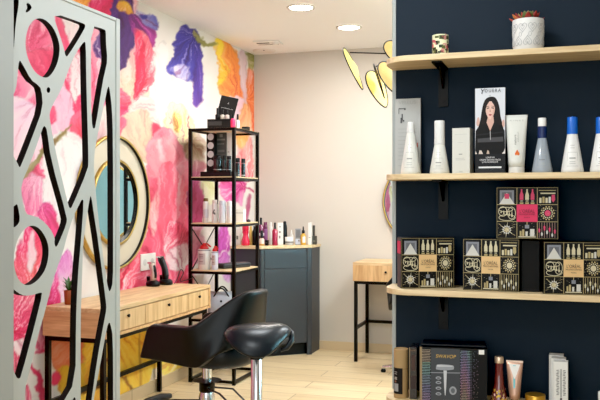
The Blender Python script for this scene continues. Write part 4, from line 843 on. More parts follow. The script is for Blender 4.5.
# ---------------------------------------------------------------- third shelf : printed gift boxes
Z3 = SH[2]; GL = M0(176, 160, 112); GP = M0(206, 198, 166); BK = M0(8, 8, 9); SIL = M0(128, 132, 142); WHT = M0(206, 206, 200)
def gift_art(cent, accent):
    P = []; g = .0065
    def R_(m, a, b2, c, d): P.append((m, [(a, c), (b2, c), (b2, d), (a, d)]))
    R_(GL, 0, 1, 0, 1)
    cw_, ch_ = 1 / 3, 1 / 3
    for i in range(3):
        for j in range(3): R_(BK, i * cw_ + g * .7, (i + 1) * cw_ - g * .7 * (1 if i < 2 else 1), j * ch_ + g * .8, (j + 1) * ch_ - g * .8)
    # house with pyramid
    R_(SIL, .05, .285, .05, .30); R_(M0(96, 98, 106), .085, .25, .09, .30); P.append((WHT, [(.05, .31), (.167, .10), (.285, .31)]))
    if accent: R_(accent, .13, .205, .12, .22)
    R_(WHT, .045, .29, .305, .325)
    # three bottles
    for k, x in enumerate((.41, .50, .59)):
        m = (accent if accent and k != 1 else GP); P.append((m, [(x - .03, .24), (x - .03, .14), (x - .012, .08), (x - .012, .03), (x + .012, .03), (x + .012, .08), (x + .03, .14), (x + .03, .24)])); R_(GP, x - .022, x + .022, .255, .27); R_(GL, x - .03, x + .03, .29, .32)
    # row under two rods
    R_(GL, .69, .97, .05, .062); R_(GP, .72, .96, .10, .125)
    for k, x in enumerate((.70, .75, .80, .85)): R_((GP, GL, GP, WHT)[k], x, x + .036, .20 - .02 * (k % 2), .30)
    P.append((accent or GL, [(.90, .14), (.95, .14), (.955, .24), (.925, .29), (.895, .24)]))
    # ribbon loops
    for cx, cy, rx, ry in ((.10, .47, .075, .10), (.245, .50, .07, .125), (.17, .59, .14, .065), (.15, .43, .12, .05)):
        o = ell(cx, cy, rx, ry, 22); i_ = ell(cx, cy, rx - .010, ry - .012, 22)
        for k in range(22): P.append((GP, [o[k], o[(k + 1) % 22], i_[(k + 1) % 22], i_[k]]))
    for k in range(5): x = .06 + k * .045; P.append((GP, [(x, .50 + .02 * k), (x + .012, .44 - .005 * k), (x + .024, .50 + .02 * k)]))
    # centre tile
    R_(cent, 1 / 3 - .004, 2 / 3 + .004, 1 / 3 - .004, 2 / 3 + .004)
    # sun
    cx, cy = .835, .50
    for k in range(14):
        a = k * 2 * PI / 14; P.append((GL, ell(cx + .105 * math.cos(a), cy + .125 * math.sin(a), .014, .018, 6)))
        P.append((GP, ell(cx + .075 * math.cos(a + .2), cy + .09 * math.sin(a + .2), .012, .015, 6)))
    P.append((accent or GP, ell(cx, cy, .05, .06, 16)))
    # starburst
    cx, cy = .165, .83
    for k in range(12):
        a = k * PI / 6 + .1; r1 = .145 if k % 2 else .10; px_, py_ = -math.sin(a) * .011, math.cos(a) * .013
        P.append((GP if k % 2 else GL, [(cx + px_, cy + py_), (cx + r1 * math.cos(a), cy + r1 * 1.15 * math.sin(a)), (cx - px_, cy - py_)])); P.append((WHT, ell(cx + .06 * math.cos(a), cy + .07 * math.sin(a), .014, .016, 6)))
    for a in (.7, 2.4, 3.9, 5.5): P.append((GL, [(cx + .10 * math.cos(a), cy + .11 * math.sin(a)), (cx + .19 * math.cos(a), cy + .165 * math.sin(a)), (cx + .185 * math.cos(a + .06), cy + .165 * math.sin(a + .06))]))
    # bottles on a tray with lamp
    R_(GP, .36, .64, .955, .975); R_(SIL, .465, .535, .73, .80); R_(GL, .494, .506, .67, .73)
    for x, hh, ww in ((.38, .10, .03), (.42, .13, .035), (.475, .09, .035), (.55, .14, .07)): R_((GP, WHT, GL, WHT)[int(x * 100) % 4], x, x + ww, .95 - hh, .95)
    # pendants
    for k in range(7):
        x = .695 + k * .042; ln = (.12, .2, .07, .16, .1, .22, .14)[k]; R_(GL if not accent else M0(150, 120, 110), x, x + .008, .68, .98)
        P.append((WHT if k % 2 else (accent or GP), [(x - .012, .70 + ln), (x + .004, .66 + ln), (x + .02, .70 + ln), (x + .014, .78 + ln * .8), (x - .006, .78 + ln * .8)]))
    rnd = random.Random(5)
    for k in range(40):
        x, y = rnd.choice([(.68, .35), (.35, .68), (.02, .68), (.68, .35)]); x += rnd.random() * .3; y += rnd.random() * .28; P.append((GP, ell(x, y, .004, .005, 5)))
    return P
TAN = M0(226, 190, 134); PINK = M0(214, 44, 92)
def gift_box(label, u0, u1, vt, Y, zb, dep, rz, cent, accent, side):
    a = at(u0, vt, Y); h = a.z - zb; w = .197 if not accent else (at(u1, vt, Y) - at(u0, vt, Y)).dot(RT) * 1.0
    ctr = at((u0 + u1) / 2, vt, Y)
    t = thing('gift_box', label, 'gift box', (ctr.x, ctr.y, zb), rz, 'black and gold printed gift boxes')
    MB().box(-w / 2, w / 2, .0, dep, 0, h).build('carton', mat((9, 9, 10), .5, var=.03), t, bevel=.0015)
    p = MB()
    for i, (m, pts) in enumerate(gift_art(cent, accent)): p.use(m); p.poly([(-w / 2 + .002 + x * (w - .004), -.0006 - .00001 * i, h - .002 - y * (h - .004)) for x, y in pts][::-1])
    p.build('printed_front', None, t)
    if side:
        s_ = MB().use(side); s_.poly([(-w / 2 - .0006, .003, .003), (-w / 2 - .0006, dep - .003, .003), (-w / 2 - .0006, dep - .003, h - .003), (-w / 2 - .0006, .003, h - .003)][::-1])
        s_.use(PINK); s_.poly([(-w / 2 - .0009, .006, h * .68), (-w / 2 - .0009, dep - .006, h * .68), (-w / 2 - .0009, dep - .006, h * .93), (-w / 2 - .0009, .006, h * .93)][::-1]); s_.build('printed_side', None, t)
    tc_ = M0(70, 44, 30) if not accent else M0(110, 20, 46)
    text_mesh("L'ORÉAL", .016, tc_, t, facing(0, -.0056, h * .535), wfit=w * .24)
    text_mesh('PROFESSIONNEL', .008, tc_, t, facing(0, -.0056, h * .475), wfit=w * .27)
    text_mesh('PARIS', .006, tc_, t, facing(0, -.0056, h * .415), wfit=w * .09)
    return t
gift_box('black gold patterned gift box with tan centre, leftmost, side with pink patch showing', 399.6, 455.9, 237.3, 2.945, Z3, .075, math.radians(22), TAN, None, M0(70, 62, 64))
gift_box('black gold patterned gift box with tan centre, middle of the three tan ones', 464.6, 517, 238.6, 2.93, Z3, .09, math.radians(-3), TAN, None, None)
gb = gift_box('black gold patterned gift box with tan centre, rightmost, cut by the picture edge', 545, 602, 241.5, 2.905, Z3, .09, math.radians(9), TAN, None, None)
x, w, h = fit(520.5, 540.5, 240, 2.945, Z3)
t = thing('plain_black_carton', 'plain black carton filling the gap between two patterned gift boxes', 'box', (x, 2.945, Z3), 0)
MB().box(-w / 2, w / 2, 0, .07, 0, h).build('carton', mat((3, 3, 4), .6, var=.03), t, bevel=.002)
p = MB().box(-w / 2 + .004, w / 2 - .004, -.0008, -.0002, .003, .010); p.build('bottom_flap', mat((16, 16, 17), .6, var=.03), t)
ztop = max(at(464, 238.6, 2.93).z, at(545, 241.5, 2.905).z) + .0015
tc_box = gift_box('black gold patterned gift box with hot pink centre, stacked on top of the others', 494.3, 559.8, 187.2, 2.925, ztop, .085, math.radians(1), PINK, M0(208, 62, 104), None)
# ---------------------------------------------------------------- lowest shelf
Z4 = SH[3]
KR = mat((172, 142, 98), .7, var=.06, scale=30, name='kraft card'); RDK = M0(26, 22, 22)
t, w, h = bottle('kraft_tube', 'kraft cardboard tube with dark label at the left end of the lowest shelf', 'tube', 393.6, 408.6, 348.4, 2.955, Z4,
   [('tube', KR, [(.98, 0), (1, .01), (1, .985), (.99, 1), (.9, 1), (.9, .975)])], n=32)
MB().lathe([(w / 2 * 1.004, .60 * h), (w / 2 * 1.004, .606 * h)], n=32, caps=False).build('lid_seam', M0(120, 96, 64), t)
p = MB().use(RDK); a0 = -PI / 2 + YAW * 0 - 1.1; cpatch(p, w / 2 * 1.008, a0 - .35, a0 + 1.5, .09 * h, .62 * h, 12)
p.use(M0(150, 150, 150)); cpatch(p, w / 2 * 1.012, a0 + .1, a0 + .9, .14 * h, .30 * h, 6); p.use(M0(200, 196, 190))
for z in (.53, .49, .42, .40, .38): cpatch(p, w / 2 * 1.012, a0 + .2, a0 + .7, z * h, (z + .01) * h, 6)
p.use(M0(110, 70, 50)); cpatch(p, w / 2 * 1.012, a0 + .25, a0 + .6, .32 * h, .36 * h, 6); p.build('printed_label', None, t)
t, w, h = carton('slim_carton', 'slim dark brown carton wedged between kraft tube and hair dryer box', 'box', 409, 417, 347.5, 2.935, Z4, .10, mat((34, 24, 22), .25, var=.25, scale=14, coat=.5), .05,
   [(M0(150, 128, 96), 0, .1, 0, 1), (M0(70, 44, 36), .3, .8, .55, .85), (M0(52, 34, 30), .2, .9, .2, .45), (M0(96, 76, 60), .15, .9, .93, .96)])
# hair dryer box
x, w, h = fit(418.5, 489, 348, 2.90, Z4)
t = thing('hair_dryer_box', 'large dark hair dryer box with shimmering dotted panels on the lowest shelf', 'box', (x, 2.90, Z4), math.radians(6))
MB().box(-w / 2, w / 2, 0, .12, 0, h).build('carton', mat((14, 15, 18), .3, var=.03), t, bevel=.003)
MB().box(-w / 2 + .004, w / 2 - .004, .02, .118, h, h + .008).build('lid_flap', mat((18, 22, 30), .4, var=.03), t, bevel=.003)
p = MB(); X = lambda f: -w / 2 + f * w
def rect(m, a, b2, c, d, e): p.use(m); p.poly([(X(a), -e, c * h), (X(b2), -e, c * h), (X(b2), -e, d * h), (X(a), -e, d * h)])
rect(M0(15, 16, 19), 0, 1, 0, 1, .0003); rect(M0(58, 62, 68), .165, .60, .0, .985, .0006); rect(M0(150, 128, 96), 0, .035, 0, 1, .0006)
rect(WHITE, .875, .955, .905, .985, .0009)
import colorsys
for (a, b2, nx) in ((.035, .16, 8), (.605, .87, 17)):
    for i in range(nx):
        for j in range(34):
            fx = a + (b2 - a) * (i + .5 * (j % 2) + .25) / nx; fz = .01 + j * .0285; fade = (i / nx if nx > 10 else 1 - i / nx * .3)
            if nx > 10 and i > 10 and (i * 7 + j * 3) % (i - 8) > 1: continue
            hue = (.52 + .55 * (1 - fz) + .12 * math.sin(i * .5)) % 1 if nx > 10 else (.1 + .5 * (1 - fz) + .2) % 1 if fz < .75 else .12
            if fz > .98: continue
            c_ = colorsys.hsv_to_rgb(round(hue * 12) / 12, .20, .74 if (nx < 10 or i < 9) else .42)
            p.use(M0(*[int(255 * q_) for q_ in c_])); sx, sz = .0014, .0021; xx, zz = X(fx), fz * h
            p.poly([(xx - sx, -.0006, zz), (xx, -.0006, zz - sz), (xx + sx, -.0006, zz), (xx, -.0006, zz + sz)])
p.build('printed_front', None, t)
p = MB(); DRY = M0(150, 156, 164); DRY2 = M0(196, 200, 206); y_ = -.0014
def q(m, pts, e=0): p.use(m); p.poly([(X(a), y_ - e, b2 * h) for a, b2 in pts])
q(DRY, chaikin([(.245, .60), (.50, .61), (.515, .66), (.50, .70), (.26, .71), (.24, .65)], 1)); q(DRY2, [(.26, .66), (.49, .67), (.49, .69), (.26, .695)], .0003)
q(DRY2, [(.355, .60), (.405, .60), (.395, .30), (.385, .16), (.375, .16), (.365, .30)], .0002); q(DRY, [(.17, .545), (.60, .56), (.60, .572), (.17, .557)])
q(DRY, ell(.495, .25, .055, .075, 20)); q(M0(90, 96, 104), ell(.495, .25, .03, .045, 16), .0003)
for zc in (.46, .38, .28, .18): q(DRY, chaikin([(.23, zc), (.26, zc + .03), (.30, zc + .03), (.33, zc), (.30, zc - .025), (.26, zc - .025)], 1)); q(M0(58, 62, 68), [(.26, zc - .01), (.30, zc - .01), (.30, zc + .01), (.26, zc + .01)], .0003)
p.build('printed_dryer', None, t)
text_mesh('SWAVOP', .018, M0(206, 170, 84), t, facing(X(.385), -.0016, h * .845), wfit=w * .30, shear=.2)
text_mesh('LEA', .016, M0(215, 218, 222), t, facing(X(.40), -.0016, h * .045), wfit=w * .1)
# rose bottle
AMB = mat((104, 40, 36), .12, var=.25, scale=60, coat=.8, name='rose amber glass')
t, w, h = bottle('perfumed_oil_bottle', 'rose amber glass bottle with pale gold cap beside the hair dryer box', 'bottle', 489.5, 509, 356.5, 2.94, Z4,
  [('body', AMB, [(.95, 0), (1, .03), (.98, .10), (.52, .46), (.44, .70), (.42, .875)]), ('cap', mat((222, 196, 168), .25, .7), [(.50, .876), (.51, .89), (.51, .985), (.47, 1)])], n=28)
p = MB(); rnd = random.Random(9)
for k in range(60): p.use([GOLD, mat((226, 190, 80), .3, .5, var=0), mat((236, 200, 190), .3, 0, var=0)][k % 3]); a = -PI / 2 + (rnd.random() - .5) * 2.6; z = (.03 + rnd.random() ** 1.5 * .30) * h; r = w / 2 * (.99 - .46 * max(0, (z / h - .10)) / .36) * 1.012; cpatch(p, r, a, a + .12 + .2 * rnd.random(), z, z + .008, 2)
p.build('gold_flakes', None, t)
x, w, h = fit(505.8, 523.5, 360.5, 2.94, Z4)
t = thing('cosmetic_tube', 'rose gold squeeze tube with pale blue vertical print, crimp end up', 'tube', (x, 2.94, Z4), 0)
tube_body(MB(), w * .62, w, .030, h - .006, w * .30).build('tube', mat((196, 156, 134), .28, .45, var=.05), t)
MB().box(-w / 2, w / 2, -.0012, .0012, h - .0065, h).build('crimp', mat((234, 206, 190), .35, .3), t)
MB().lathe([(w * .24, 0), (w * .25, .002), (w * .22, .0295)], n=22).build('cap', mat((206, 160, 134), .25, .6), t)
p = MB().use(M0(236, 236, 232)); p.poly([(-.34 * w, -.0040, h - .012), (.34 * w, -.0040, h - .012), (.04 * w, -.0135, h * .62), (-.02 * w, -.0135, h * .62)][::-1])
p.use(M0(112, 196, 204)); p.poly([(-.06 * w, -.0142, h * .42), (.04 * w, -.0142, h * .42), (.07 * w, -.0050, h * .90), (-.09 * w, -.0050, h * .90)]); p.build('printed_label', None, t)
t, w, h = bottle('cosmetic_jar', 'cosmetic jar with a brushed gold lid, only its lid top showing', 'jar', 524.5, 546, 394.2, 2.945, Z4,
  [('jar', mat((90, 60, 46), .3), [(.94, 0), (.96, .05), (.96, .52)]), ('lid', mat((206, 160, 66), .3, .8, name='gold lid'), [(1, .53), (1, .97), (.97, 1), (0.9, 1)])], n=36)
for k, (u0, u1, vt, Y, lb) in enumerate(((553.2, 568.3, 362, 2.91, 'frontmost'), (550.8, 566.0, 358.8, 2.958, 'middle'), (548.6, 563.8, 355.2, 3.006, 'rearmost'))):
    t, w, h = carton('white_carton', '%s of three slim white cartons standing one behind another on the lowest shelf' % lb, 'box', u0, u1, vt, Y, Z4, .042, mat((226, 226, 222), .5, var=.02), -.03,
      [(DKT, .49, .55, .30, .86), (DKT, .45, .59, .24, .29)], 'white cartons on the lowest shelf')
    if k == 0:
        p = MB()
        for col_ in (.20, .66):
            p.use(M0(120, 120, 120))
            for j in range(16):
                zz = .34 + j * .032; dx = .03 * math.sin(j * 1.9); p.poly([(-w / 2 + (col_ + dx) * w, -.0012, zz * h), (-w / 2 + (col_ + .17 + dx) * w, -.0012, (zz + .008) * h), (-w / 2 + (col_ + .17 + dx) * w, -.0012, (zz + .024) * h), (-w / 2 + (col_ + dx) * w, -.0012, (zz + .014) * h)])
        p.build('printed_pattern', None, t)
bottle('white_bottle', 'white bottle cut off by the picture edge at the right end, lowest shelf', 'bottle', 597.6, 614, 386.5, 2.95, Z4,
  [('body', WHITE, [(.95, 0), (1, .02), (1, .78), (.55, .86)]), ('cap', WHITE, [(.62, .861), (.62, .98), (.55, 1)])], n=24)
# ================================================================ ITEMS ON THE LONG DESK
p0 = atZ(69, 304.5, DT)
t = thing('small_plant_pot', 'tiny copper pot with a spiky green plant on the near end of the desk', 'potted plant', (p0.x, p0.y, DT + .0005))
MB().lathe([(.020, 0), (.023, .003), (.027, .075), (.024, .078), (.022, .07)], n=22).build('pot', mat((150, 76, 44), .35, .4), t)
pl = MB().use(mat((58, 96, 44), .5)); rnd = random.Random(2)
for k in range(22):
    a = rnd.random() * 2 * PI; r = .03 + .035 * rnd.random(); hh = .03 + .05 * rnd.random(); d = Vector((math.cos(a), math.sin(a), 0)); sd_ = Vector((-math.sin(a), math.cos(a), 0)) * .007
    b0 = Vector((0, 0, .07)); m1 = b0 + d * r * .5 + Vector((0, 0, hh * .8)); e1 = b0 + d * r + Vector((0, 0, hh))
    pl.add([b0 + sd_ * .4, m1 + sd_, e1, m1 - sd_, b0 - sd_ * .4], [(0, 1, 2, 3, 4)])
pl.build('leaves', None, t)
q0 = atX(148.5, 261.5, XL)
t = thing('wall_socket', 'white double wall socket plate on the pink mural above the desk', 'socket', (XL, q0.y, q0.z))
MB().box(.0005, .010, -.115, .085, -.055, .055).build('plate', WHITE, t, bevel=.004)
for y in (-.065, .035): MB().lathe([(.022, .0095), (.022, .0105), (.018, .0105)], n=20, M=Matrix.Translation((0, y, 0)) @ Matrix.Rotation(PI / 2, 4, 'Y')).build('outlet', mat((214, 216, 216), .4), t)
def trimmer(label, u, v, lean, hgt, body_m, side_m, rz, wid):
    p0 = atZ(u, v, DT); t = thing('hair_trimmer', label, 'hair trimmer', (p0.x, p0.y, DT + .0005), rz, 'hair trimmers in charging stands')
    b2 = MB(); b2.smooth = True; b2.lathe([(.036, 0), (.040, .004), (.040, .022), (.030, .034), (.024, .036)], n=24, sx=1.25); b2.build('charging_stand', BLACK, t)
    MB().box(-.048, -.036, -.012, .012, .0, .062).build('stand_back', BLACK, t, bevel=.003)
    s = MB(); s.smooth = True; pts = []
    for k in range(9): f = k / 8; pts.append((-.005 - lean * f + .018 * math.sin(f * PI), 0, .026 + hgt * f))
    s.tube(pts, [wid * x for x in (.75, .95, 1.05, 1.0, .92, .88, .98, 1.05, .85)], 14)
    bo = s.build('trimmer_body', body_m, t)
    s = MB(); s.smooth = True; s.tube([(x + wid * .55, 0, z) for x, y, z in pts[2:8]], [wid * .62] * 6, 10); s.build('grip_inlay', side_m, bo)
    e = pts[-1]; MB().box(e[0] - wid * .9, e[0] + wid * .9, -wid * .8, wid * .8, e[2] - .002, e[2] + .010).build('blade', CHROME, bo, bevel=.001)
    return t
trimmer('hair trimmer with silver body in a black charging stand below the wall socket', 153, 286.2, .012, .122, mat((196, 176, 168), .3, .5), mat((30, 26, 28), .4), -.3, .021)
trimmer('black hair trimmer leaning back in its stand, nearer the black rack', 166, 284.6, .05, .152, BLACK, mat((60, 60, 62), .3, .3), -.3, .022)
a = atZ(172, 284, DT); cb = MB()
pts = [Vector((a.x + .02, a.y, DT + .006)), Vector((a.x + .0, a.y + .08, DT + .03)), Vector((a.x - .01, a.y + .15, DT + .085)), Vector((a.x + .0, a.y + .17, DT + .06)), Vector((a.x + .01, a.y + .10, DT + .012)), Vector((a.x + .0, a.y + .22, DT + .006)), Vector((a.x - .02, a.y + .36, DT + .006))]
fine = []
for i in range(len(pts) - 1):
    for k in range(6):
        f = k / 6; p_1 = pts[max(0, i - 1)]; p1 = pts[i]; p2 = pts[i + 1]; p3 = pts[min(len(pts) - 1, i + 2)]
        fine.append(.5 * ((2 * p1) + (p2 - p_1) * f + (2 * p_1 - 5 * p1 + 4 * p2 - p3) * f * f + (3 * p1 - p_1 - 3 * p2 + p3) * f ** 3))
cb.tube(fine, .003, 6); o = cb.build('power_cord', BLACK); tag(o, 'thin black looped power cord lying on the desk behind the trimmers', 'cord')
# ================================================================ ITEMS ON THE BLACK RACK
def seg_can(m, capm, ch=.12, nm='spray'): return [('body', m, [(.95, 0), (1, .01), (1, 1 - ch - .04), (.8, 1 - ch)]), ('cap', capm, [(.84, 1 - ch + .001), (.84, .98), (.7, 1)])]
TOP, L5, L4, L3, L2 = LEV[5], LEV[4], LEV[3], LEV[2], LEV[1]
# top : display stand
x, w, h = fit(209.5, 233, 119.5, 5.33, TOP); cx0 = x
t = thing('display_stand', 'black counter display stand with tilted printed card on top of the rack', 'display', (x, 5.33, TOP + .0005), math.radians(10))
MB().box(-w / 2, w / 2, -.06, .06, 0, h * .95).build('tray', mat((28, 28, 28), .5), t, bevel=.002)
MB().box(-w / 2 + .004, w / 2 * .2, -.0615, -.0605, h * .3, h * .72).build('tray_slot', mat((52, 52, 52), .5), t)
_, _, h2 = fit(213, 235, 96, 5.39, TOP)
M = Matrix.Translation((.012, .035, h * .95)) @ Matrix.Rotation(math.radians(13), 4, 'Y') @ Matrix.Rotation(math.radians(-8), 4, 'X')
cd_ = MB().box(-w * .37, w * .37, 0, .004, 0, (h2 - h * .95) * .99, M).build('display_card', mat((40, 40, 40), .5), t)
hc = (h2 - h * .95)
text_mesh('n', .022, M0(210, 210, 210), cd_, M @ facing(0, -.001, hc * .72)); text_mesh('professional', .012, M0(190, 190, 190), cd_, M @ facing(0, -.001, hc * .50), wfit=w * .5)
tz = TOP + .0005 + h * .95
def nail(label, u, v_t, Y, zb, m, cm, wpx=4.2, grp='nail polish bottles on the display stand'):
    return bottle('nail_polish_bottle', label, 'bottle', u - wpx / 2, u + wpx / 2, v_t, Y, zb, [('bottle', m, [(.9, 0), (1, .05), (1, .42), (.5, .5)]), ('cap', cm, [(.52, .501), (.46, .97), (.36, 1)])], grp, 14)
nail('tall black bottle at the left of the display tray', 217.5, 108, 5.32, tz, BLACK, BLACK)
nail('pale bottle with black cap, left of the pair before the card', 222.6, 109.5, 5.315, tz, mat((206, 196, 184), .3, coat=.5), BLACK)
nail('pale bottle with black cap, right of the pair before the card', 227.2, 110, 5.31, tz, mat((190, 176, 170), .3, coat=.5), BLACK)
t, w, h = bottle('perfume_bottle', 'bright pink rounded bottle with black cap at the front corner of the rack top', 'bottle', 230.2, 235.2, 114, 5.30, TOP + .0005, [('bottle', mat((222, 36, 100), .3, coat=.5), [(.7, 0), (1, .12), (1, .55), (.6, .68)]), ('cap', BLACK, [(.5, .681), (.45, 1)])], n=16)
bottle('small_vial', 'small clear white vial with black cap beside the pink bottle', 'bottle', 235.8, 239.6, 114.2, 5.40, TOP + .0005, [('bottle', mat((226, 224, 226), .2, coat=.5), [(.9, 0), (1, .05), (1, .55), (.6, .62)]), ('cap', BLACK, [(.55, .621), (.5, 1)])], n=14)
carton('small_black_case', 'flat small black case lying at the far end of the rack top', 'case', 241.5, 247.6, 126.6, 5.58, TOP + .0005, .05, mat((40, 40, 34), .5), 0, [(DKT, .1, .9, .3, .7)])
# level 5
t, w, h = carton('flat_black_tray', 'flat black display tray under the jars on the upper rack shelf', 'tray', 199.5, 231.5, 171.5, 5.26, L5 + .0005, .14, mat((18, 18, 19), .5), 0, [(mat((40, 24, 34), .5), .02, .98, .2, .8)])
tz = L5 + .0005 + h
t, w, h = carton('window_carton', 'tall black carton with four round white windows on the upper rack shelf', 'box', 206.3, 214.2, 133.0, 5.30, tz, .05, BLACK, 0)
p = MB().use(mat((206, 206, 206), .4, var=0))
for k in range(4): p.poly([(x + .0, -.0012, z) for x, z in [(w * .05 + w * .42 * math.cos(j * PI / 8), h * (.90 - .225 * k) + w * .42 * math.sin(j * PI / 8)) for j in range(16)]])
p.build('round_window', None, t)
t, w, h = carton('printed_carton', 'dark grey carton with pale print behind the row of black jars', 'box', 216, 226.4, 132.5, 5.36, tz, .028, mat((74, 76, 72), .5, var=.15, scale=80), 0, [(M0(130, 132, 126), .1, .9, .80, .84), (M0(130, 132, 126), .1, .8, .70, .72), (M0(112, 112, 108), .15, .85, .50, .56), (M0(140, 140, 136), .35, .65, .88, .96), (M0(98, 98, 94), .1, .9, .30, .46)])
carton('white_card_box', 'plain white box half hidden behind the front right rack post, upper shelf', 'box', 226.6, 232.0, 132.8, 5.37, tz, .028, WHITE, 0, [(GREYT, .2, .5, .5, .52)])
def jar(label, u0, u1, vt, Y, zb): return bottle('black_jar', label, 'jar', u0, u1, vt, Y, zb, [('jar', mat((14, 14, 15), .25, coat=.4), [(.95, 0), (1, .03), (1, .74)]), ('lid', mat((30, 30, 31), .3), [(1.0, .76), (1.0, .98), (.94, 1)]), ('printed_label', mat((176, 176, 176), .4, var=0), [(1.01, .10), (1.01, .14)])], 'black jars on the upper rack shelf', 16)
jar('broad black jar in front of the grey printed carton', 213.6, 222.4, 155.5, 5.285, tz)
jar('slim black jar, second of the row, beside the broad jar', 222.6, 226.6, 155.5, 5.285, tz)
jar('slim black jar, third of the row, against the front right rack post', 227.0, 231.2, 156, 5.285, tz)
jar('slim black jar right of the front post, left one of the two', 235.8, 239.9, 158, 5.46, L5 + .0005)
jar('slim black jar right of the front post, right one of the two', 241.2, 245.4, 158.6, 5.56, L5 + .0005)
# level 4
CANW = mat((226, 220, 218), .35, coat=.3)
t, w, h = bottle('hair_spray_can', 'white spray can with a brown gold cap, leftmost on the middle rack shelf', 'spray can', 203, 208.6, 198.2, 5.30, L4 + .0005, seg_can(CANW, mat((120, 96, 58), .4, .5), .13), n=18)
MB().lathe([(w * .505, .2 * h), (w * .505, .55 * h)], n=18, caps=False).build('printed_label', mat((206, 196, 204), .4), t)
t, w, h = bottle('hair_care_bottle', 'white bottle with dark swirl emblem on the middle rack shelf', 'bottle', 212, 217.6, 199.8, 5.30, L4 + .0005, [('body', CANW, [(.95, 0), (1, .02), (1, .80), (.8, .84)]), ('cap', mat((216, 206, 202), .4), [(.86, .841), (.84, .99), (.76, 1)])], n=18)
p = MB().use(DKT)
for a, z in ((-2.0, .40), (-1.8, .47), (-1.6, .40), (-1.4, .36), (-1.55, .52)): cpatch(p, w / 2 * 1.02, a, a + .45, z * h, (z + .06) * h, 3)
p.build('emblem', None, t)
bottle('hair_care_bottle', 'tall plain pale blue white bottle on the middle rack shelf', 'bottle', 219.2, 225.8, 200.6, 5.30, L4 + .0005, [('body', mat((216, 220, 230), .35, coat=.3), [(.95, 0), (1, .02), (1, .76), (.96, .78)]), ('cap', mat((206, 212, 224), .4), [(.96, .782), (.94, .99), (.86, 1)])], n=18)
bottle('hair_care_bottle', 'white bottle half behind the front right rack post, middle shelf', 'bottle', 226.6, 232.4, 201.5, 5.31, L4 + .0005, [('body', mat((228, 224, 228), .35, coat=.3), [(.95, 0), (1, .02), (1, .76), (.96, .78)]), ('cap', WHITE, [(.96, .782), (.94, .99), (.86, 1)])], n=18)
carton('small_white_box', 'small white lidded box on the middle rack shelf right of the post', 'box', 235.6, 243.6, 209.2, 5.45, L4 + .0005, .05, WHITE, 0, [(INK, 0, 1, .70, .73)])
bottle('round_hair_clip', 'small dark rounded object at the far end of the middle rack shelf', 'hair clip', 246.5, 250.6, 219.4, 5.56, L4 + .0005, [('clip', mat((38, 36, 48), .35), [(.8, 0), (1, .3), (.85, .75), (.35, 1)]), ('clip_tooth', mat((60, 58, 70), .4), [(.3, 1.0), (.1, 1.15)])], n=16)
# level 3
RED = mat((206, 30, 34), .35, coat=.3)
def wash(label, u0, u1, vt, Y, m):
    t, w, h = bottle('wash_bottle', label, 'bottle', u0, u1, vt, Y, L3 + .0005, [('body', m, [(.95, 0), (1, .015), (1, .74), (.92, .77)]), ('band', BLACK, [(1.01, .715), (1.01, .735)]), ('cap', RED, [(.6, .772), (.78, .80), (.55, .90), (.30, .93), (.25, 1)])], 'red capped bottles on the rack', 22)
    m_ = MB().tube([(0, 0, .97 * h), (.25 * w, -.0, .97 * h), (.55 * w, -.0, .86 * h)], .006, 8); m_.build('spout', RED, t)
    p = MB().use(M0(190, 176, 176)); cpatch(p, w / 2 * 1.012, -2.2, -1.0, .2 * h, .62 * h, 8); p.use(M0(120, 90, 96))
    for z in (.56, .5, .44, .3): cpatch(p, w / 2 * 1.02, -2.0, -1.3, z * h, (z + .02) * h, 5)
    p.build('printed_label', None, t); return t
wash('large white bottle with red nozzle cap, left one on the lower rack shelf', 198.2, 210.4, 243, 5.285, mat((222, 214, 210), .4, coat=.2))
wash('smaller white blue banded bottle with red cap beside the large one', 211.6, 218, 246, 5.29, mat((214, 218, 232), .4, coat=.2))
x, w, h = fit(218, 246, 263.5, 5.50, L3)
t = thing('hair_iron_case', 'flat dark grey case lying across the lower rack shelf', 'case', (x + .015, 5.50, L3 + .0005), math.radians(62))
MB().box(-.13, .13, -.045, .045, 0, .036).build('case', mat((52, 54, 58), .4), t, bevel=.010); MB().box(-.131, .131, -.0455, .0455, .017, .020).build('zip', BLACK, t)
# level 2 : bag with handles
x, w, h = fit(212, 231.5, 289, 5.38, L2)
t = thing('tote_bag', 'pale grey tote bag with black handles on the second lowest rack shelf', 'bag', (x, 5.38, L2 + .0005), math.radians(20)); t.scale = (.86, .86, .80)
b2 = MB(); b2.smooth = True
vs = []; n = 24
for z, sx, sy in ((0, .10, .075), (.02, .115, .085), (.12, .118, .085), (.19, .112, .06), (.215, .105, .03)):
    for k in range(n): a_ = 2 * PI * k / n; vs.append((sx * math.copysign(abs(math.cos(a_)) ** .6, math.cos(a_)), sy * math.copysign(abs(math.sin(a_)) ** .6, math.sin(a_)), z + .006 * math.sin(3 * a_) * (z > .1)))
b2.add(vs, [(i * n + k, i * n + (k + 1) % n, (i + 1) * n + (k + 1) % n, (i + 1) * n + k) for i in range(4) for k in range(n)] + [tuple(range(n))[::-1], tuple(range(4 * n, 5 * n))], True)
b2.build('bag', mat((176, 184, 196), .6, var=.12, scale=30), t)
for y in (-.05, .05): MB().tube([(-.075 + .15 * k / 12, y * (1 + .4 * math.sin(PI * k / 12)), .15 + .105 * math.sin(PI * k / 12)) for k in range(13)], .007, 8).build('handle', BLACK, t)
MB().lathe([(.010, 0), (.008, .004)], n=12, M=Matrix.Translation((.0, -.083, .14)) @ Matrix.Rotation(PI / 2, 4, 'X')).build('button', BLACK, t)
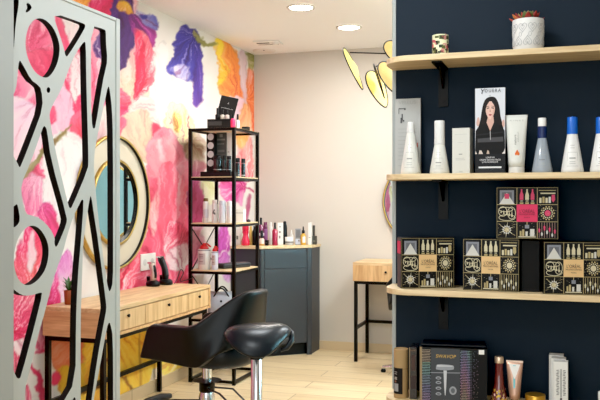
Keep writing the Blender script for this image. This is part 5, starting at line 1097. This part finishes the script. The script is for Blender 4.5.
# ================================================================ ITEMS ON THE CORNER CABINET
Z0 = CT + .0005
def cb_(name, label, cat, u0, u1, vt, Y, segs, n=16): return bottle(name, label, cat, u0, u1, vt, Y, Z0, segs, 'bottles on the corner cabinet' if cat == 'bottle' else None, n)
def bc(m, cm, sh=.74, neck=.5, cr=.42): return [('body', m, [(.92, 0), (1, .03), (1, sh - .08), (neck, sh)]), ('cap', cm, [(cr, sh + .001), (cr * .92, .98), (cr * .7, 1)])]
PUR = mat((112, 28, 78), .25, coat=.5); LIL = mat((156, 96, 150), .3, coat=.4); CRI = mat((164, 24, 66), .25, coat=.5); BLK = mat((22, 21, 24), .3)
carton('white_carton', 'white carton at the left end of the cabinet top behind the rack post', 'box', 234.6, 240.6, 226.5, 6.33, Z0, .05, WHITE, 0, [(INK, .3, .6, .3, .5)])
cb_('hourglass_bottle', 'glossy red hourglass shaped bottle on the corner cabinet', 'bottle', 241.2, 249.8, 225, 6.29, [('body', mat((218, 34, 74), .25, coat=.5), [(.85, 0), (1, .04), (.98, .20), (.62, .46), (.56, .52), (.74, .64), (.72, .72)]), ('cap', mat((206, 28, 64), .3), [(.66, .721), (.74, .75), (.74, .98), (.68, 1)])], 24)
cb_('yellow_tube', 'slim pale yellow bottle between red and black ones on the cabinet', 'bottle', 249.2, 252.4, 226, 6.36, bc(mat((232, 196, 110), .4), mat((226, 186, 90), .4), .8, .8, .7))
cb_('black_bottle', 'slim black bottle behind the right rack post on the cabinet', 'bottle', 252.4, 256.4, 226, 6.34, bc(BLK, BLK, .8, .7, .6))
cb_('purple_bottle', 'dark purple bottle with black pump cap and white label', 'bottle', 257.8, 264.2, 217.5, 6.40, bc(PUR, BLK, .74, .5, .38) + [('printed_label', mat((226, 214, 224), .5), [(1.02, .34), (1.02, .44)])])
cb_('purple_bottle', 'lilac purple bottle with dark top, right of the pump bottle', 'bottle', 263.2, 267.8, 222, 6.45, bc(LIL, PUR, .70, .9, .85))
cb_('small_dropper_bottle', 'small white bottle with black cap and amber base in front of the purple ones', 'bottle', 259.2, 264.4, 230.5, 6.30, [('body', mat((226, 206, 190), .3, coat=.4), [(.92, 0), (1, .04), (1, .42), (.55, .50)]), ('cap', BLK, [(.58, .501), (.56, .98), (.4, 1)]), ('amber_base', mat((196, 150, 60), .3), [(1.02, .02), (1.02, .12)])])
carton('small_black_box', 'tiny black box in front of the lilac bottle on the cabinet', 'box', 264.8, 267.9, 240, 6.33, Z0, .025, BLK, 0, [(DKT, .2, .8, .4, .6)])
cb_('white_tall_bottle', 'tall slim white bottle left of the crimson bottle', 'bottle', 269.0, 272.6, 222, 6.46, bc(WHITE, WHITE, .82, .8, .62))
cb_('crimson_bottle', 'crimson bottle with black dropper cap and white label', 'bottle', 272.2, 277.8, 222.5, 6.38, bc(CRI, BLK, .72, .45, .4))
o = C.objects.get('crimson_bottle'); cr_t = [q_ for q_ in bpy.data.objects if q_.get('label', '').startswith('crimson bottle')][0]
p = MB().use(M0(232, 232, 232)); cpatch(p, .0232, -1.5, -.6, .02, .085, 5); p.build('printed_label', None, cr_t)
carton('white_carton', 'white printed carton between crimson bottle and black curved bottle', 'box', 277.6, 283.2, 222.8, 6.42, Z0, .04, WHITE, .35, [(INK, .25, .6, .80, .84), (INK, .25, .55, .55, .62), (INK, .25, .5, .30, .42)])
cb_('black_curved_bottle', 'tall black bottle with rounded shoulder behind the white printed carton', 'bottle', 282.0, 287.4, 221.2, 6.55, [('body', BLK, [(.95, 0), (1, .03), (.92, .7), (.7, .86)]), ('cap', BLK, [(.6, .861), (.6, .95), (.4, 1)])])
cb_('cream_jar', 'white cream jar with grey band on the cabinet top', 'jar', 285.2, 293.4, 237, 6.48, [('jar', mat((196, 198, 200), .4), [(.92, 0), (1, .08), (1, .50)]), ('lid', WHITE, [(1.03, .51), (1.03, .95), (.97, 1)]), ('grey_band', mat((90, 92, 94), .4), [(1.02, .30), (1.02, .42)])], 24)
cb_('nozzle_bottle', 'white bottle with pointed nozzle behind the cream jar', 'bottle', 289.4, 293.6, 229.8, 6.58, [('body', WHITE, [(.95, 0), (1, .03), (1, .55), (.7, .68)]), ('nozzle', WHITE, [(.55, .681), (.35, .85), (.15, 1)])])
carton('silver_carton', 'silver grey carton with blue lower half on the cabinet top', 'box', 295.2, 300.9, 228.6, 6.52, Z0, .035, mat((150, 152, 156), .35, .3), .3, [(M0(196, 204, 220), .05, .95, .04, .36), (M0(110, 112, 116), .15, .85, .44, .92), (M0(96, 70, 66), .55, .75, .2, .3)])
cb_('amber_dropper_bottle', 'amber oil bottle with black dropper top and white label', 'bottle', 300.4, 306.2, 226.4, 6.53, [('body', mat((206, 164, 66), .2, coat=.6), [(.95, 0), (1, .04), (1, .52), (.4, .62)]), ('dropper', BLK, [(.42, .621), (.52, .64), (.52, .78), (.26, .80), (.20, .98), (.1, 1)])])
am = [q_ for q_ in bpy.data.objects if q_.get('label', '').startswith('amber oil bottle')][0]
p = MB().use(M0(232, 230, 224)); cpatch(p, .0252, -1.5, -.5, .02, .07, 5); p.build('printed_label', None, am)
carton('white_carton', 'slim tall white carton near the right end of the cabinet top', 'box', 308.0, 311.3, 222.6, 6.56, Z0, .04, WHITE, .1, [(INK2, .2, .8, .3, .34)])
t, w, h = carton('dark_figure_bottle', 'dark stepped bottle at the right end of the cabinet top', 'bottle', 312.0, 316.2, 236, 6.60, Z0, .03, mat((62, 62, 56), .4, var=.2), 0, [(M0(110, 110, 100), .2, .8, .3, .5)])
MB().box(-w * .45, w * .05, .005, .025, h, h * 2.25).build('upper_block', mat((56, 56, 52), .4, var=.2), t, bevel=.003)
# ================================================================ CAMERA, LIGHT, WORLD
cd = bpy.data.cameras.new('camera'); cd.sensor_width = 36; cd.lens = FPX / 600 * 36; cd.clip_start = .02
cam = bpy.data.objects.new('camera', cd); cam.location = EYEV; cam.rotation_euler = (PI / 2, 0, YAW); C.objects.link(cam)
bpy.context.scene.camera = cam
def area(name, loc, rot, sx, sy, e, col=(1, 1, 1)):
    l = bpy.data.lights.new(name, 'AREA'); l.shape = 'RECTANGLE'; l.size = sx; l.size_y = sy; l.energy = e; l.color = col
    o = bpy.data.objects.new(name, l); o.location = loc; o.rotation_euler = rot; C.objects.link(o); return o
area('shop_window_daylight', (-.5, YF - .2, 1.35), (PI / 2, 0, 0), 2.7, 1.9, 40, (.93, .97, 1))
area('side_window_daylight', (XR + .14, (W0 + W1) / 2, 1.45), (0, PI / 2, 0), 1.35, 1.75, 170, (.95, .98, 1))
area('upward_fill', (.35, 4.6, 1.9), (PI, 0, 0), 1.2, 1.6, 26, (.9, .96, 1))  # both upward lights are added to brighten the ceiling, without any fixture
area('upward_fill', (-.7, .9, 1.9), (PI, 0, 0), 1.0, 1.2, 16, (.9, .96, 1))
for x, y, e in ((-.9, .6, 8), (-.7, 2.2, 13), (-1.2, 3.9, 15), (-.2, 5.0, 36), (.3, 5.9, 24)):  # extra unseen ceiling lights, added mostly as fill for the rear half
    l = bpy.data.lights.new('ceiling_fill', 'AREA'); l.shape = 'DISK'; l.size = .35; l.energy = e; l.color = (.90, .96, 1)
    o = bpy.data.objects.new('ceiling_fill', l); o.location = (x, y, H - .03); C.objects.link(o)
wd = bpy.data.worlds.new('world'); bpy.context.scene.world = wd; wd.use_nodes = True
wd.node_tree.nodes['Background'].inputs[0].default_value = (.62, .82, .9, 1); wd.node_tree.nodes['Background'].inputs[1].default_value = 1.2
sc = bpy.context.scene
sc.view_settings.view_transform = 'Standard'; sc.view_settings.exposure = 0.14
vs_ = sc.view_settings; vs_.use_curve_mapping = True; vs_.curve_mapping.black_level = (.006, .006, .006); vs_.curve_mapping.update()
sc.cycles.max_bounces = 8; sc.cycles.caustics_reflective = False; sc.cycles.caustics_refractive = False
try: sc.cycles.use_denoising = True
except Exception: pass
